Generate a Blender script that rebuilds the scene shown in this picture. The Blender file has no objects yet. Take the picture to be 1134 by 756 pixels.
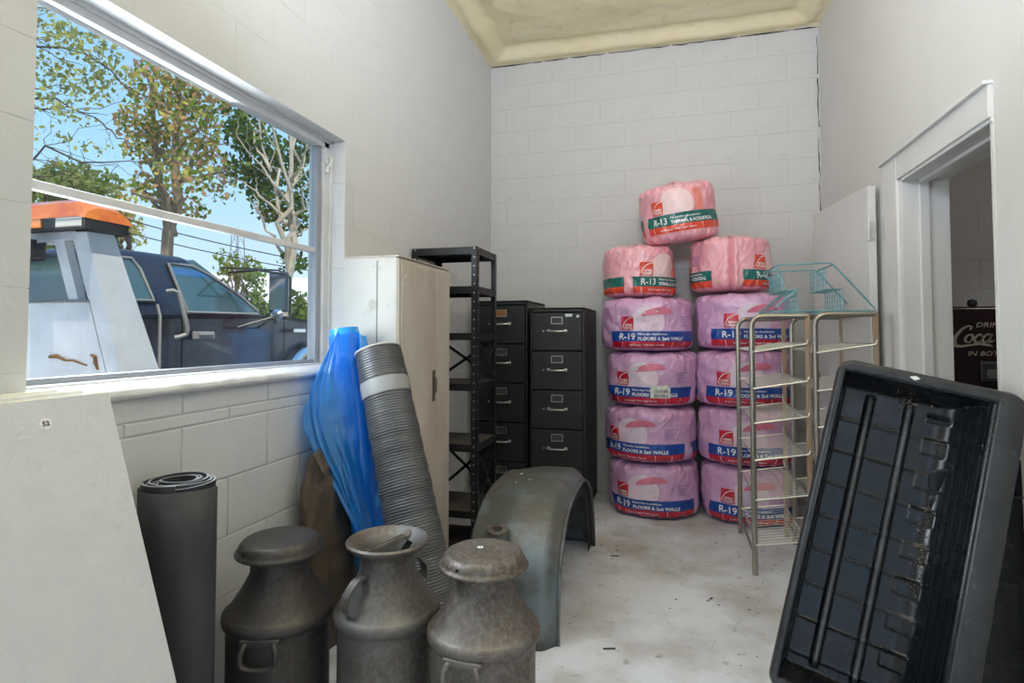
import bpy, bmesh, math, random
from math import sin, cos, pi, radians as R, sqrt, atan2
from mathutils import Vector, Matrix, Euler, noise

scene = bpy.context.scene
COL = scene.collection

# ------------------------------------------------------------------ camera
cam_data = bpy.data.cameras.new('camera')
cam = bpy.data.objects.new('camera', cam_data)
COL.objects.link(cam)
cam.location = (0, 0, 1.28)
cam.rotation_euler = (pi / 2 + 0.03635, 0, 0.2660)
cam_data.sensor_width = 36.0
cam_data.lens = 641.8 / 1134 * 36.0
cam_data.shift_y = -32.2 / 1134
cam_data.clip_start = 0.05
cam_data.clip_end = 300
scene.camera = cam

# ------------------------------------------------------------------ view
vs = scene.view_settings
scene.display_settings.display_device = 'sRGB'
vs.view_transform = 'Standard'
vs.look = 'None'
vs.gamma = 1.0
vs.use_curve_mapping = False
vs.exposure = 0.0

# ------------------------------------------------------------------ world
world = bpy.data.worlds.new('world')
scene.world = world
world.use_nodes = True
wn = world.node_tree
wn.nodes.clear()
w_out = wn.nodes.new('ShaderNodeOutputWorld')
w_bg = wn.nodes.new('ShaderNodeBackground')
w_ramp = wn.nodes.new('ShaderNodeValToRGB')
w_tc = wn.nodes.new('ShaderNodeTexCoord')
w_sep = wn.nodes.new('ShaderNodeSeparateXYZ')
wn.links.new(w_tc.outputs['Generated'], w_sep.inputs[0])
wn.links.new(w_sep.outputs['Z'], w_ramp.inputs[0])
e = w_ramp.color_ramp.elements
e[0].position = 0.0;  e[0].color = (0.70, 0.83, 0.96, 1)
e[1].position = 0.75; e[1].color = (0.14, 0.36, 0.78, 1)
m_ = w_ramp.color_ramp.elements.new(0.25); m_.color = (0.36, 0.64, 0.94, 1)
wn.links.new(w_ramp.outputs[0], w_bg.inputs[0])
w_bg.inputs[1].default_value = 1.3
wn.links.new(w_bg.outputs[0], w_out.inputs[0])

# ------------------------------------------------------------------ sun and large lights
def lamp(name, kind, loc, rot, energy, color=(1, 1, 1), **kw):
    d = bpy.data.lights.new(name, kind)
    d.energy = energy
    d.color = color
    for k, v in kw.items():
        setattr(d, k, v)
    o = bpy.data.objects.new(name, d)
    o.location = loc
    o.rotation_euler = rot
    COL.objects.link(o)
    return o

def aim(d):
    return Vector(d).to_track_quat('-Z', 'Y').to_euler()

lamp('sun', 'SUN', (6, 4, 12), aim((-0.34, 0.36, -0.87)), 5.2, (1.0, 0.93, 0.82), angle=R(0.6))
# added fill lamp, unseen, high in the opening made behind the camera
lamp('front_fill', 'AREA', (-0.2, -2.3, 3.0), aim((0.0, 1.0, -0.10)), 7, (1.0, 0.965, 0.92),
     shape='RECTANGLE', size=2.3, size_y=0.65)
# unseen fill lamp added above the camera, lighting ceiling and walls
lamp('ceiling_fill', 'AREA', (0.0, 0.35, 2.50), aim((0.0, 1.0, 1.1)), 82, (0.82, 0.875, 1.0),
     shape='RECTANGLE', size=0.5, size_y=0.5, spread=R(140))
# daylight entering at the side window
lamp('daylight_window', 'AREA', (-1.72, 1.43, 1.68), aim((1.0, 0.02, -0.25)), 29, (0.86, 0.93, 1.0),
     shape='RECTANGLE', size=0.78, size_y=1.05, spread=R(168))
# ------------------------------------------------------------------ materials
MATS = {}
def mat(name, col, rough=0.6, metal=0.0, col2=None, scale=6.0, detail=6.0, lo=0.35, hi=0.65,
        bump=0.0, bscale=40.0, coat=0.0, col3=None, scale3=30.0, lo3=0.6, hi3=0.75,
        stretch=(1, 1, 1), transmission=0.0, alpha=1.0, emit=None, emit_strength=0.0, spec=0.5,
        rough2=None, sss=0.0, bdist=0.01):
    if name in MATS:
        return MATS[name]
    m = bpy.data.materials.new(name)
    m.use_nodes = True
    nt = m.node_tree
    b = nt.nodes['Principled BSDF']
    L = nt.links.new
    c4 = lambda c: (c[0], c[1], c[2], 1)
    b.inputs['Base Color'].default_value = c4(col)
    b.inputs['Roughness'].default_value = rough
    b.inputs['Metallic'].default_value = metal
    b.inputs['Specular IOR Level'].default_value = spec
    b.inputs['Coat Weight'].default_value = coat
    b.inputs['Coat Roughness'].default_value = 0.18
    b.inputs['Transmission Weight'].default_value = transmission
    b.inputs['Alpha'].default_value = alpha
    if emit:
        b.inputs['Emission Color'].default_value = c4(emit)
        b.inputs['Emission Strength'].default_value = emit_strength
    tc = nt.nodes.new('ShaderNodeTexCoord')
    mp = nt.nodes.new('ShaderNodeMapping')
    mp.inputs['Scale'].default_value = stretch
    L(tc.outputs['Object'], mp.inputs['Vector'])
    def nz(s, d=6.0, r=0.6):
        n = nt.nodes.new('ShaderNodeTexNoise')
        n.inputs['Scale'].default_value = s
        n.inputs['Detail'].default_value = d
        n.inputs['Roughness'].default_value = r
        L(mp.outputs[0], n.inputs['Vector'])
        return n
    def rng(src, a, c):
        r = nt.nodes.new('ShaderNodeMapRange')
        r.inputs['From Min'].default_value = a
        r.inputs['From Max'].default_value = c
        L(src, r.inputs['Value'])
        return r
    last = None
    if col2:
        n = nz(scale, detail)
        r = rng(n.outputs['Fac'], lo, hi)
        mx = nt.nodes.new('ShaderNodeMix'); mx.data_type = 'RGBA'
        mx.inputs['A'].default_value = c4(col); mx.inputs['B'].default_value = c4(col2)
        L(r.outputs[0], mx.inputs['Factor'])
        last = mx.outputs['Result']
        if rough2 is not None:
            rr = nt.nodes.new('ShaderNodeMapRange')
            rr.inputs['To Min'].default_value = rough; rr.inputs['To Max'].default_value = rough2
            L(r.outputs[0], rr.inputs['Value'])
            L(rr.outputs[0], b.inputs['Roughness'])
    if col3:
        n = nz(scale3, 8.0, 0.65)
        r = rng(n.outputs['Fac'], lo3, hi3)
        mx = nt.nodes.new('ShaderNodeMix'); mx.data_type = 'RGBA'
        if last: L(last, mx.inputs['A'])
        else: mx.inputs['A'].default_value = c4(col)
        mx.inputs['B'].default_value = c4(col3)
        L(r.outputs[0], mx.inputs['Factor'])
        last = mx.outputs['Result']
    if last:
        L(last, b.inputs['Base Color'])
    if bump:
        n = nz(bscale, 5.0, 0.6)
        bp = nt.nodes.new('ShaderNodeBump')
        bp.inputs['Strength'].default_value = bump
        bp.inputs['Distance'].default_value = bdist
        L(n.outputs['Fac'], bp.inputs['Height'])
        L(bp.outputs[0], b.inputs['Normal'])
    MATS[name] = m
    return m

def glass_mat(name, tint=(1, 1, 1), refl=0.06, rough=0.0):
    if name in MATS: return MATS[name]
    m = bpy.data.materials.new(name); m.use_nodes = True
    nt = m.node_tree; nt.nodes.clear()
    o = nt.nodes.new('ShaderNodeOutputMaterial')
    t = nt.nodes.new('ShaderNodeBsdfTransparent'); t.inputs[0].default_value = (*tint, 1)
    g = nt.nodes.new('ShaderNodeBsdfGlossy'); g.inputs['Roughness'].default_value = rough
    mx = nt.nodes.new('ShaderNodeMixShader'); mx.inputs[0].default_value = refl
    nt.links.new(t.outputs[0], mx.inputs[1]); nt.links.new(g.outputs[0], mx.inputs[2])
    nt.links.new(mx.outputs[0], o.inputs[0])
    MATS[name] = m
    return m

# ------------------------------------------------------------------ mesh builder
class MB:
    def __init__(self):
        self.v = []; self.f = []
    def add(self, vs, fs):
        o = len(self.v)
        self.v += [tuple(p) for p in vs]
        self.f += [tuple(i + o for i in f) for f in fs]
        return self
    def box(self, x0, x1, y0, y1, z0, z1, M=None, bev=0.0):
        if bev > 0:
            bm = bmesh.new()
            bmesh.ops.create_cube(bm, size=1)
            for v in bm.verts:
                v.co = Vector(((x0 + x1) / 2 + v.co.x * (x1 - x0), (y0 + y1) / 2 + v.co.y * (y1 - y0), (z0 + z1) / 2 + v.co.z * (z1 - z0)))
            bmesh.ops.bevel(bm, geom=bm.edges[:], offset=bev, segments=2, profile=0.5, affect='EDGES')
            return self.addbm(bm, M)
        vs = [(x, y, z) for x in (x0, x1) for y in (y0, y1) for z in (z0, z1)]
        if M is not None: vs = [M @ Vector(p) for p in vs]
        return self.add(vs, [(0, 1, 3, 2), (4, 6, 7, 5), (0, 4, 5, 1), (2, 3, 7, 6), (0, 2, 6, 4), (1, 5, 7, 3)])
    def addbm(self, bm, M=None):
        bm.verts.index_update()
        vs = [(M @ v.co) if M is not None else v.co.copy() for v in bm.verts]
        self.add(vs, [[v.index for v in f.verts] for f in bm.faces])
        bm.free()
        return self
    def tube(self, pts, r, n=8, closed=False, caps=True):
        pts = [Vector(p) for p in pts]
        N = len(pts)
        rs = r if isinstance(r, (list, tuple)) else [r] * N
        tan = []
        for i in range(N):
            if closed: t = pts[(i + 1) % N] - pts[i - 1]
            else: t = pts[min(i + 1, N - 1)] - pts[max(i - 1, 0)]
            tan.append(t.normalized())
        up = Vector((0, 0, 1)) if abs(tan[0].z) < 0.9 else Vector((1, 0, 0))
        a = tan[0].cross(up).normalized()
        vs = []
        for i in range(N):
            a = (a - tan[i] * a.dot(tan[i]))
            if a.length < 1e-6: a = tan[i].orthogonal()
            a.normalize()
            b = tan[i].cross(a)
            for k in range(n):
                an = 2 * pi * k / n
                vs.append(pts[i] + (a * cos(an) + b * sin(an)) * rs[i])
        fs = []
        for i in range(N if closed else N - 1):
            j = (i + 1) % N
            for k in range(n):
                k2 = (k + 1) % n
                fs.append((i * n + k, i * n + k2, j * n + k2, j * n + k))
        if caps and not closed:
            fs.append(tuple(range(n - 1, -1, -1)))
            fs.append(tuple((N - 1) * n + k for k in range(n)))
        return self.add(vs, fs)
    def lathe(self, prof, n=40, c=(0, 0, 0), M=None, capb=False, capt=False):
        vs = []
        for (r, z) in prof:
            for k in range(n):
                an = 2 * pi * k / n
                p = Vector((c[0] + r * cos(an), c[1] + r * sin(an), c[2] + z))
                vs.append(M @ p if M is not None else p)
        fs = []
        for i in range(len(prof) - 1):
            for k in range(n):
                k2 = (k + 1) % n
                fs.append((i * n + k, i * n + k2, (i + 1) * n + k2, (i + 1) * n + k))
        if capb: fs.append(tuple(range(n - 1, -1, -1)))
        if capt: fs.append(tuple((len(prof) - 1) * n + k for k in range(n)))
        return self.add(vs, fs)
    def prism(self, poly, axis, a, b):
        """poly: 2d points in the plane normal to axis; extruded from a to b."""
        def P(u, v, w):
            return {'x': (w, u, v), 'y': (u, w, v), 'z': (u, v, w)}[axis]
        n = len(poly)
        vs = [P(u, v, a) for u, v in poly] + [P(u, v, b) for u, v in poly]
        fs = [tuple(range(n))[::-1], tuple(range(n, 2 * n))]
        for i in range(n):
            j = (i + 1) % n
            fs.append((i, j, n + j, n + i))
        return self.add(vs, fs)
    def grid(self, fn, nu, nv, closeu=False):
        vs = [fn(i / nu, j / nv) for j in range(nv + 1) for i in range(nu + (0 if closeu else 1))]
        w = nu + (0 if closeu else 1)
        fs = []
        for j in range(nv):
            for i in range(nu):
                i2 = (i + 1) % w if closeu else i + 1
                fs.append((j * w + i, j * w + i2, (j + 1) * w + i2, (j + 1) * w + i))
        return self.add(vs, fs)
    def xf(self, M):
        self.v = [tuple(M @ Vector(p)) for p in self.v]
        return self
    def data(self, name, m, smooth=False, sharp=35):
        me = bpy.data.meshes.new(name)
        me.from_pydata(self.v, [], self.f)
        bm = bmesh.new(); bm.from_mesh(me)
        bmesh.ops.recalc_face_normals(bm, faces=bm.faces[:])
        if smooth:
            lim = R(sharp)
            for f in bm.faces: f.smooth = True
            for ed in bm.edges:
                if len(ed.link_faces) == 2 and ed.calc_face_angle(0) > lim: ed.smooth = False
        bm.to_mesh(me); bm.free()
        if m is not None: me.materials.append(m)
        return me
    def build(self, name, m, parent=None, smooth=False, sharp=35, solid=0.0, loc=None):
        me = self.data(name, m, smooth, sharp)
        o = bpy.data.objects.new(name, me)
        COL.objects.link(o)
        if parent: o.parent = parent
        if loc: o.location = loc
        if solid:
            md = o.modifiers.new('thickness', 'SOLIDIFY'); md.thickness = solid; md.offset = 0
        return o

def bump_box(x0, x1, y0, y1, z0, z1, bev=0.004, M=None):
    return MB().box(x0, x1, y0, y1, z0, z1, M, bev)

def thing(name, label, cat, loc=(0, 0, 0), rotz=0.0, group=None):
    o = bpy.data.objects.new(name, None)
    o.empty_display_size = 0.1
    COL.objects.link(o)
    o.location = loc; o.rotation_euler = (0, 0, rotz)
    o['label'] = label; o['category'] = cat
    if group: o['group'] = group
    return o

def tag(o, label, cat, group=None):
    o['label'] = label; o['category'] = cat
    if group: o['group'] = group
    return o

def struct(o, label=None):
    o['kind'] = 'structure'
    if label: o['label'] = label
    return o

def stuff(o):
    o['kind'] = 'stuff'
    return o

def link_copy(o, parent, loc=None, rot=None):
    c = o.copy(); COL.objects.link(c); c.parent = parent
    if loc is not None: c.location = loc
    if rot is not None: c.rotation_euler = rot
    return c

_TC = {}
def text_2d(s, size, bold=0.0, width=None, shear=0.0, align='LEFT'):
    """flat filled lettering as (verts2d, faces)"""
    key = (s, size, bold, width, shear, align)
    if key in _TC: return _TC[key]
    cu = bpy.data.curves.new('lettering_tmp', 'FONT')
    cu.body = s; cu.size = size; cu.offset = bold; cu.shear = shear; cu.align_x = align
    cu.resolution_u = 3
    ob = bpy.data.objects.new('lettering_tmp', cu)
    COL.objects.link(ob)
    dg = bpy.context.evaluated_depsgraph_get()
    me = bpy.data.meshes.new_from_object(ob.evaluated_get(dg))
    vs = [(v.co.x, v.co.y) for v in me.vertices]
    fs = [tuple(p.vertices) for p in me.polygons]
    bpy.data.objects.remove(ob); bpy.data.curves.remove(cu); bpy.data.meshes.remove(me)
    if width and vs:
        a = min(v[0] for v in vs); b = max(v[0] for v in vs); k = width / (b - a)
        vs = [((x - a) * k, y) for x, y in vs]
    _TC[key] = (vs, fs)
    return vs, fs

def smoothstep(a, b, x):
    t = max(0.0, min(1.0, (x - a) / (b - a))); return t * t * (3 - 2 * t)

def frame(o, x, y, z):
    """matrix from an origin and three axis vectors"""
    x, y, z, o = Vector(x), Vector(y), Vector(z), Vector(o)
    return Matrix(((x.x, y.x, z.x, o.x), (x.y, y.y, z.y, o.y), (x.z, y.z, z.z, o.z), (0, 0, 0, 1)))
# ------------------------------------------------------------------ the room
XL, XR, YB, YF, ZC = -1.495, 1.112, 4.78, -2.4, 3.62
WY0, WY1, WZ0, WZ1 = 1.043, 2.445, 1.10, 2.2025       # window opening
DY0, DY1, DZ1 = 2.405, 3.24, 2.03                     # doorway opening
COURSE0, COURSE = 0.371, 0.2035
BLOCK = 0.4064

paint = mat('painted_block_white', (0.66, 0.665, 0.67), 0.75, col2=(0.60, 0.605, 0.61), scale=1.6, bump=0.28, bscale=55,
            col3=(0.30, 0.29, 0.28), scale3=38, lo3=0.715, hi3=0.78, bdist=0.006)
paint_back = mat('painted_block_grey_white', (0.61, 0.60, 0.58), 0.8, col2=(0.55, 0.54, 0.525), scale=1.3, bump=0.15, bscale=45, bdist=0.006,
            col3=(0.42, 0.41, 0.39), scale3=9, lo3=0.64, hi3=0.82)
mortar = mat('painted_mortar', (0.62, 0.615, 0.605), 0.9, bump=0.2, bscale=80)
mortar_back = mat('painted_mortar_back', (0.64, 0.63, 0.61), 0.9, bump=0.2, bscale=80)
smooth_white = mat('smooth_white_wall_paint', (0.70, 0.69, 0.675), 0.7, col2=(0.65, 0.64, 0.625), scale=1.1, bump=0.10, bscale=70, bdist=0.004)
trim_white = mat('gloss_white_trim', (0.74, 0.735, 0.72), 0.42, col2=(0.68, 0.675, 0.66), scale=3, bump=0.05, bscale=90)
frame_white = mat('window_frame_aluminium_white', (0.70, 0.70, 0.71), 0.4, col2=(0.60, 0.60, 0.61), scale=9, bump=0.05, bscale=60)
sash_grey = mat('sash_aluminium', (0.33, 0.35, 0.38), 0.35, 0.3, col2=(0.36, 0.38, 0.41), scale=12)
dark_line = mat('dark_crack', (0.03, 0.025, 0.02), 0.9)

def block_piece(cache, w, h, depth, bev, m):
    key = (round(w, 4), round(h, 4), depth)
    if key not in cache:
        b = MB()
        # local: x along the wall, z up, front face at y = 0, body towards +y
        o = [(0, 0), (w, 0), (w, h), (0, h)]
        i = [(bev, bev), (w - bev, bev), (w - bev, h - bev), (bev, h - bev)]
        vs = [(x, depth, z) for x, z in o] + [(x, bev * 0.6, z) for x, z in o] + [(x, 0, z) for x, z in i]
        fs = [(8, 9, 10, 11)]
        for k in range(4):
            j = (k + 1) % 4
            fs.append((k, j, 4 + j, 4 + k)); fs.append((4 + k, 4 + j, 8 + j, 8 + k))
        b.add(vs, fs)
        cache[key] = b.data('block', m)
    return cache[key]

def lay_blocks(parent, m, u0, u1, courses, place, holes=(), joint=0.006, depth=0.02, bev=0.003, shift=0.0, rnd=None, jit=0.0008):
    cache = {}
    for ci in range(len(courses) - 1):
        z0, z1 = courses[ci], courses[ci + 1]
        off = (BLOCK / 2 if ci % 2 else 0.0) + shift
        k = math.floor((u0 - off) / BLOCK)
        while off + k * BLOCK < u1:
            a = max(u0, off + k * BLOCK); b = min(u1, off + (k + 1) * BLOCK)
            k += 1
            segs = [(a, b, z0, z1)]
            for (ha, hb, hz0, hz1) in holes:
                out = []
                for (p, q, r, s) in segs:
                    if q <= ha or p >= hb or s <= hz0 or r >= hz1:
                        out.append((p, q, r, s)); continue
                    if p < ha: out.append((p, ha + joint / 2, r, s))
                    if q > hb: out.append((hb - joint / 2, q, r, s))
                    if r < hz0: out.append((max(p, ha), min(q, hb), r, hz0 + joint / 2))
                    if s > hz1: out.append((max(p, ha), min(q, hb), hz1 - joint / 2, s))
                segs = out
            for (p, q, r, s) in segs:
                w = q - p - joint; h = s - r - joint
                if w < 0.02 or h < 0.015: continue
                me = block_piece(cache, w, h, depth, bev, m)
                o = bpy.data.objects.new('block', me)
                COL.objects.link(o)
                o.parent = parent
                place(o, p + joint / 2, r + joint / 2, (rnd.random() - 0.5) * 2 * jit if rnd else 0)

rnd = random.Random(5)
all_courses = [COURSE0 + COURSE * k for k in range(-2, 17)]
all_courses[0] = 0.0

# floor ------------------------------------------------------------
floor_mat = mat('worn_painted_concrete', (0.70, 0.72, 0.785), 0.75, col2=(0.36, 0.325, 0.29), scale=1.9, detail=12, lo=0.42, hi=0.72,
                col3=(0.17, 0.145, 0.12), scale3=13, lo3=0.60, hi3=0.78, bump=0.18, bscale=26, bdist=0.01, rough2=0.85)
fl = MB().box(-1.7, 3.7, YF, YB + 0.1, -0.12, 0.0).build('floor', floor_mat)
struct(fl)

# left wall --------------------------------------------------------
b = MB()
g = 0.004
xb = XL - 0.004
b.box(XL - 0.2, xb, YF, WY0 - g, 0, ZC + 0.05)
b.box(XL - 0.2, xb, WY1 + g, YB + 0.2, 0, ZC + 0.05)
b.box(XL - 0.2, xb, WY0 - g, WY1 + g, 0, WZ0 - g)
b.box(XL - 0.2, xb, WY0 - g, WY1 + g, WZ1 + g, ZC + 0.05)
b.box(XL - 0.02, XL, YF, 0.2, 0, ZC + 0.02)
for (ya, yb_, za, zc_) in ((0.2, WY0 - g, 1.13, ZC + 0.02), (WY1 + g, YB, 1.13, ZC + 0.02), (WY0 - g, WY1 + g, WZ1 + g, ZC + 0.02)):
    b.box(XL - 0.02, XL - 0.0010, ya, yb_, za, zc_)
wl = b.build('wall_left', mortar); struct(wl)
def place_left(o, u, z, j):
    # local x -> +Y, local y (depth) -> -X
    o.matrix_local = Matrix(((0, -1, 0, XL + j), (1, 0, 0, u), (0, 0, 1, z), (0, 0, 0, 1)))
lc = [c for c in all_courses if c < 1.0] + [1.022, 1.10] + [c for c in all_courses if c > 1.15]
k_ = next(i for i, c in enumerate(lc) if c > 1.15)
lay_blocks(wl, paint, 0.2, YB, lc[:k_], place_left, depth=0.076, shift=0.29, rnd=rnd, joint=0.005, bev=0.003)
lay_blocks(wl, paint, 0.2, YB, lc[k_ - 1:], place_left, holes=[(WY0, WY1, WZ0, WZ1)], depth=0.076, shift=0.29 + (BLOCK / 2 if (k_ - 1) % 2 else 0), rnd=rnd, joint=0.0022, bev=0.0008, jit=0.0003)

# back wall (runs on behind the doorway into the store room) ---------
b = MB().box(XL - 0.2, 3.7, YB + 0.004, YB + 0.2, 0, ZC + 0.05)
wb = b.build('wall_back', mortar_back); struct(wb)
def place_back(o, u, z, j):
    o.matrix_local = Matrix.Translation((u, YB + j, z))
lay_blocks(wb, paint_back, XL, 2.9, all_courses, place_back, shift=0.07, rnd=rnd, joint=0.0045, bev=0.0022, jit=0.0006)
# dark settlement crack down the back right corner and along the foam edge
pts = []
z = 2.0
while z < 3.60:
    pts.append((XR - 0.012 + rnd.uniform(-0.006, 0.004), YB - 0.004, z)); z += rnd.uniform(0.03, 0.09)
cr = MB(); i = 0
while i < len(pts) - 1:
    n = rnd.randint(3, 8); seg = pts[i:i + n + 1]
    if len(seg) > 1: cr.tube(seg, [rnd.uniform(0.0012, 0.0045) for _ in seg], 5)
    i += n + (1 if rnd.random() < 0.25 else 0)
stuff(cr.build('corner_crack', dark_line, wb))
cr = MB(); x = XL + 0.01
while x < XR - 0.05:
    x2 = x + rnd.uniform(0.08, 0.4)
    cr.tube([(x, YB - 0.002, 3.606), ((x + x2) / 2, YB - 0.004, 3.604 + rnd.uniform(-0.006, 0.004)), (min(x2, XR), YB - 0.002, 3.606)], [0.003, rnd.uniform(0.003, 0.006), 0.002], 5)
    x = x2 + rnd.uniform(-0.01, 0.03)
stuff(cr.build('ceiling_crack', dark_line, wb))

# right wall with the doorway ----------------------------------------
b = MB()
b.box(XR, XR + 0.18, YF, DY0, 0, ZC + 0.05)
b.box(XR, XR + 0.18, DY1 + 0.02, YB + 0.01, 0, ZC + 0.05)
b.box(XR, XR + 0.18, DY0, DY1 + 0.02, DZ1 + 0.02, ZC + 0.05)
wr = b.build('wall_right', smooth_white); struct(wr)

# front wall behind the camera, mostly an added opening that lets light in
b = MB()
b.box(XL - 0.2, -1.42, YF - 0.2, YF, 0, ZC + 0.05)
b.box(1.02, 3.7, YF - 0.2, YF, 0, ZC + 0.05)
b.box(-1.42, 1.02, YF - 0.2, YF, 3.35, ZC + 0.05)
struct(b.build('wall_front', paint))

# store room shell behind the doorway
b = MB()
b.box(3.3, 3.5, 1.3, YB + 0.1, 0, 2.9)
b.box(XR + 0.18, 3.5, 1.1, 1.3, 0, 2.9)
struct(b.build('wall_store_room', smooth_white))
struct(MB().box(XR + 0.18, 3.5, 1.1, YB + 0.1, 2.75, 2.9).build('ceiling_store_room', smooth_white))

# spray foam ceiling -------------------------------------------------
foam = mat('yellow_spray_foam', (0.84, 0.73, 0.45), 0.62, col2=(0.88, 0.80, 0.55), scale=2.2, col3=(0.58, 0.48, 0.24), scale3=5.5, lo3=0.60, hi3=0.80,
           bump=0.35, bscale=26, bdist=0.012)
def foam_pt(u, v):
    x = XL - 0.02 + u * (XR - XL + 0.04); y = YF + v * (YB - YF + 0.02)
    d = min(x - XL, XR - x, YB - y)
    z = ZC + 0.035
    z += 0.05 * noise.noise(Vector((x * 1.1, y * 0.9, 3.1))) + 0.014 * noise.noise(Vector((x * 4, y * 4, 1))) + 0.006 * noise.noise(Vector((x * 13, y * 13, 7)))
    z -= 0.050 * math.exp(-((d - 0.07) / 0.05) ** 2)
    z += 0.020 * math.exp(-((d - 0.19) / 0.05) ** 2)
    if d < 0.06: z = z * (d / 0.06) + (ZC - 0.012) * (1 - d / 0.06) if d > 0 else ZC - 0.012
    dc = math.hypot(XR - x, YB - y)
    if dc < 0.45: z += 0.03 * (1 - dc / 0.45) * noise.noise(Vector((x * 16, y * 16, 2)))
    return (x, y, z)
b = MB().grid(foam_pt, 110, 240)
ce = b.build('ceiling', foam, smooth=True, sharp=80); struct(ce)
struct(MB().box(XL - 0.2, 3.7, YF - 0.2, YB + 0.2, ZC + 0.14, ZC + 0.3).build('roof_slab', mortar))

# window ---------------------------------------------------------------
win = bpy.data.objects.new('window_1', None); COL.objects.link(win); struct(win, 'wide single-hung window looking out on a tow truck')
FX0, FX1 = XL - 0.135, XL - 0.078
b = MB()
b.box(FX0, FX1, WY1 - 0.055, WY1 + 0.01, WZ0, WZ1 + 0.01, bev=0.004)
b.box(FX0, FX1, WY0 - 0.01, WY0 + 0.030, WZ0, WZ1 + 0.01, bev=0.004)
b.box(FX0, FX1, WY0, WY1, WZ1 - 0.040, WZ1 + 0.01, bev=0.004)
b.box(FX0, FX1, WY0, WY1, WZ0 + 0.01, WZ0 + 0.045, bev=0.004)
b.box(FX1 - 0.006, FX1 + 0.010, WY1 - 0.018, WY1 + 0.004, WZ0 + 0.02, WZ1, bev=0.003)
b.box(FX1 - 0.006, FX1 + 0.010, WY0, WY1, WZ1 - 0.014, WZ1 + 0.004, bev=0.003)
b.build('frame', frame_white, win)
b = MB()
ZM = 1.668
gx = XL - 0.112
b.box(gx - 0.012, gx + 0.012, WY0 + 0.05, WY1 - 0.05, ZM - 0.012, ZM + 0.014, bev=0.003)
b.build('meeting_rail', frame_white, win)
b = MB()
b.box(gx - 0.010, gx + 0.020, WY1 - 0.090, WY1 - 0.054, WZ0 + 0.03, WZ1 - 0.04, bev=0.003)
b.box(gx - 0.010, gx + 0.020, WY0 + 0.028, WY0 + 0.055, WZ0 + 0.03, WZ1 - 0.04, bev=0.003)
b.build('sash_stile', sash_grey, win)
b = MB()
b.box(gx - 0.010, gx + 0.010, WY0 + 0.05, WY1 - 0.05, WZ0 + 0.042, WZ0 + 0.062, bev=0.003)
b.build('bottom_rail', sash_grey, win)
pane = glass_mat('window_glass', (0.97, 0.985, 0.98), 0.035)
MB().box(gx - 0.002, gx + 0.002, WY0 + 0.05, WY1 - 0.05, ZM + 0.01, WZ1 - 0.035).build('pane', pane, win)
MB().box(gx - 0.002, gx + 0.002, WY0 + 0.05, WY1 - 0.05, WZ0 + 0.05, ZM - 0.01).build('pane', pane, win)
b = MB()
lz = 2.085
b.tube([(FX1 + 0.004, WY1 - 0.030, lz + 0.03), (FX1 + 0.022, WY1 - 0.032, lz + 0.025), (FX1 + 0.026, WY1 - 0.040, lz), (FX1 + 0.016, WY1 - 0.052, lz - 0.02), (FX1 + 0.014, WY1 - 0.054, lz - 0.045)], [0.007, 0.010, 0.008, 0.007, 0.010], 10)
b.box(FX1 - 0.002, FX1 + 0.008, WY1 - 0.045, WY1 - 0.018, lz, lz + 0.05, bev=0.003)
b.build('latch', trim_white, win, smooth=True)
sill_mat = mat('thick_white_sill_paint', (0.76, 0.755, 0.74), 0.55, col2=(0.68, 0.67, 0.65), scale=5, bump=0.5, bscale=22, bdist=0.012)
def sill_pt(u, v):
    # lumpy painted sill: across (v) and along (u)
    y = WY0 - 0.05 + u * (WY1 - WY0 + 0.06)
    prof = [(XL - 0.14, 1.10), (XL - 0.14, 1.142), (XL - 0.06, 1.136), (XL + 0.006, 1.130), (XL + 0.022, 1.120), (XL + 0.026, 1.106), (XL + 0.018, 1.094), (XL - 0.01, 1.090)]
    t = v * (len(prof) - 1); i = min(int(t), len(prof) - 2); f = t - i
    x = prof[i][0] * (1 - f) + prof[i + 1][0] * f; z = prof[i][1] * (1 - f) + prof[i + 1][1] * f
    n = noise.noise(Vector((x * 30, y * 22, z * 30)))
    return (x + 0.003 * n, y, z + 0.003 * n)
MB().grid(sill_pt, 90, 21).build('sill', sill_mat, win, smooth=True, sharp=70)

# doorway and the open door ---------------------------------------------
door = bpy.data.objects.new('door_1', None); COL.objects.link(door); struct(door, 'white wooden door folded back against the right wall beside its doorway')
b = MB()
b.box(XR - 0.018, XR + 0.01, DY1 + 0.03, 3.462, 0, DZ1 + 0.16, bev=0.004)
b.build('casing', trim_white, door)
b = MB()
b.box(XR - 0.016, XR + 0.01, DY0 - 0.004, 3.462, DZ1 + 0.015, DZ1 + 0.135, bev=0.003)
b.build('casing', trim_white, door)
MB().box(XR - 0.034, XR + 0.01, DY0 - 0.01, 3.475, DZ1 + 0.134, DZ1 + 0.148, bev=0.003).build('drip_cap', trim_white, door)
b = MB()
b.box(XR - 0.006, XR + 0.20, DY1, DY1 + 0.035, 0, DZ1 + 0.03, bev=0.003)
b.box(XR + 0.07, XR + 0.11, DY1 - 0.014, DY1 + 0.002, 0, DZ1, bev=0.002)
b.build('jamb', trim_white, door)
b = MB()
b.box(XR - 0.006, XR + 0.20, DY0 - 0.002, DY1 + 0.02, DZ1, DZ1 + 0.03, bev=0.003)
b.box(XR + 0.07, XR + 0.11, DY0, DY1, DZ1 - 0.014, DZ1 + 0.002, bev=0.002)
b.build('head_jamb', trim_white, door)
MB().box(XR - 0.002, XR + 0.20, DY0 - 0.004, DY0 + 0.02, 0, DZ1 + 0.02, bev=0.003).build('jamb', trim_white, door)
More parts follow.
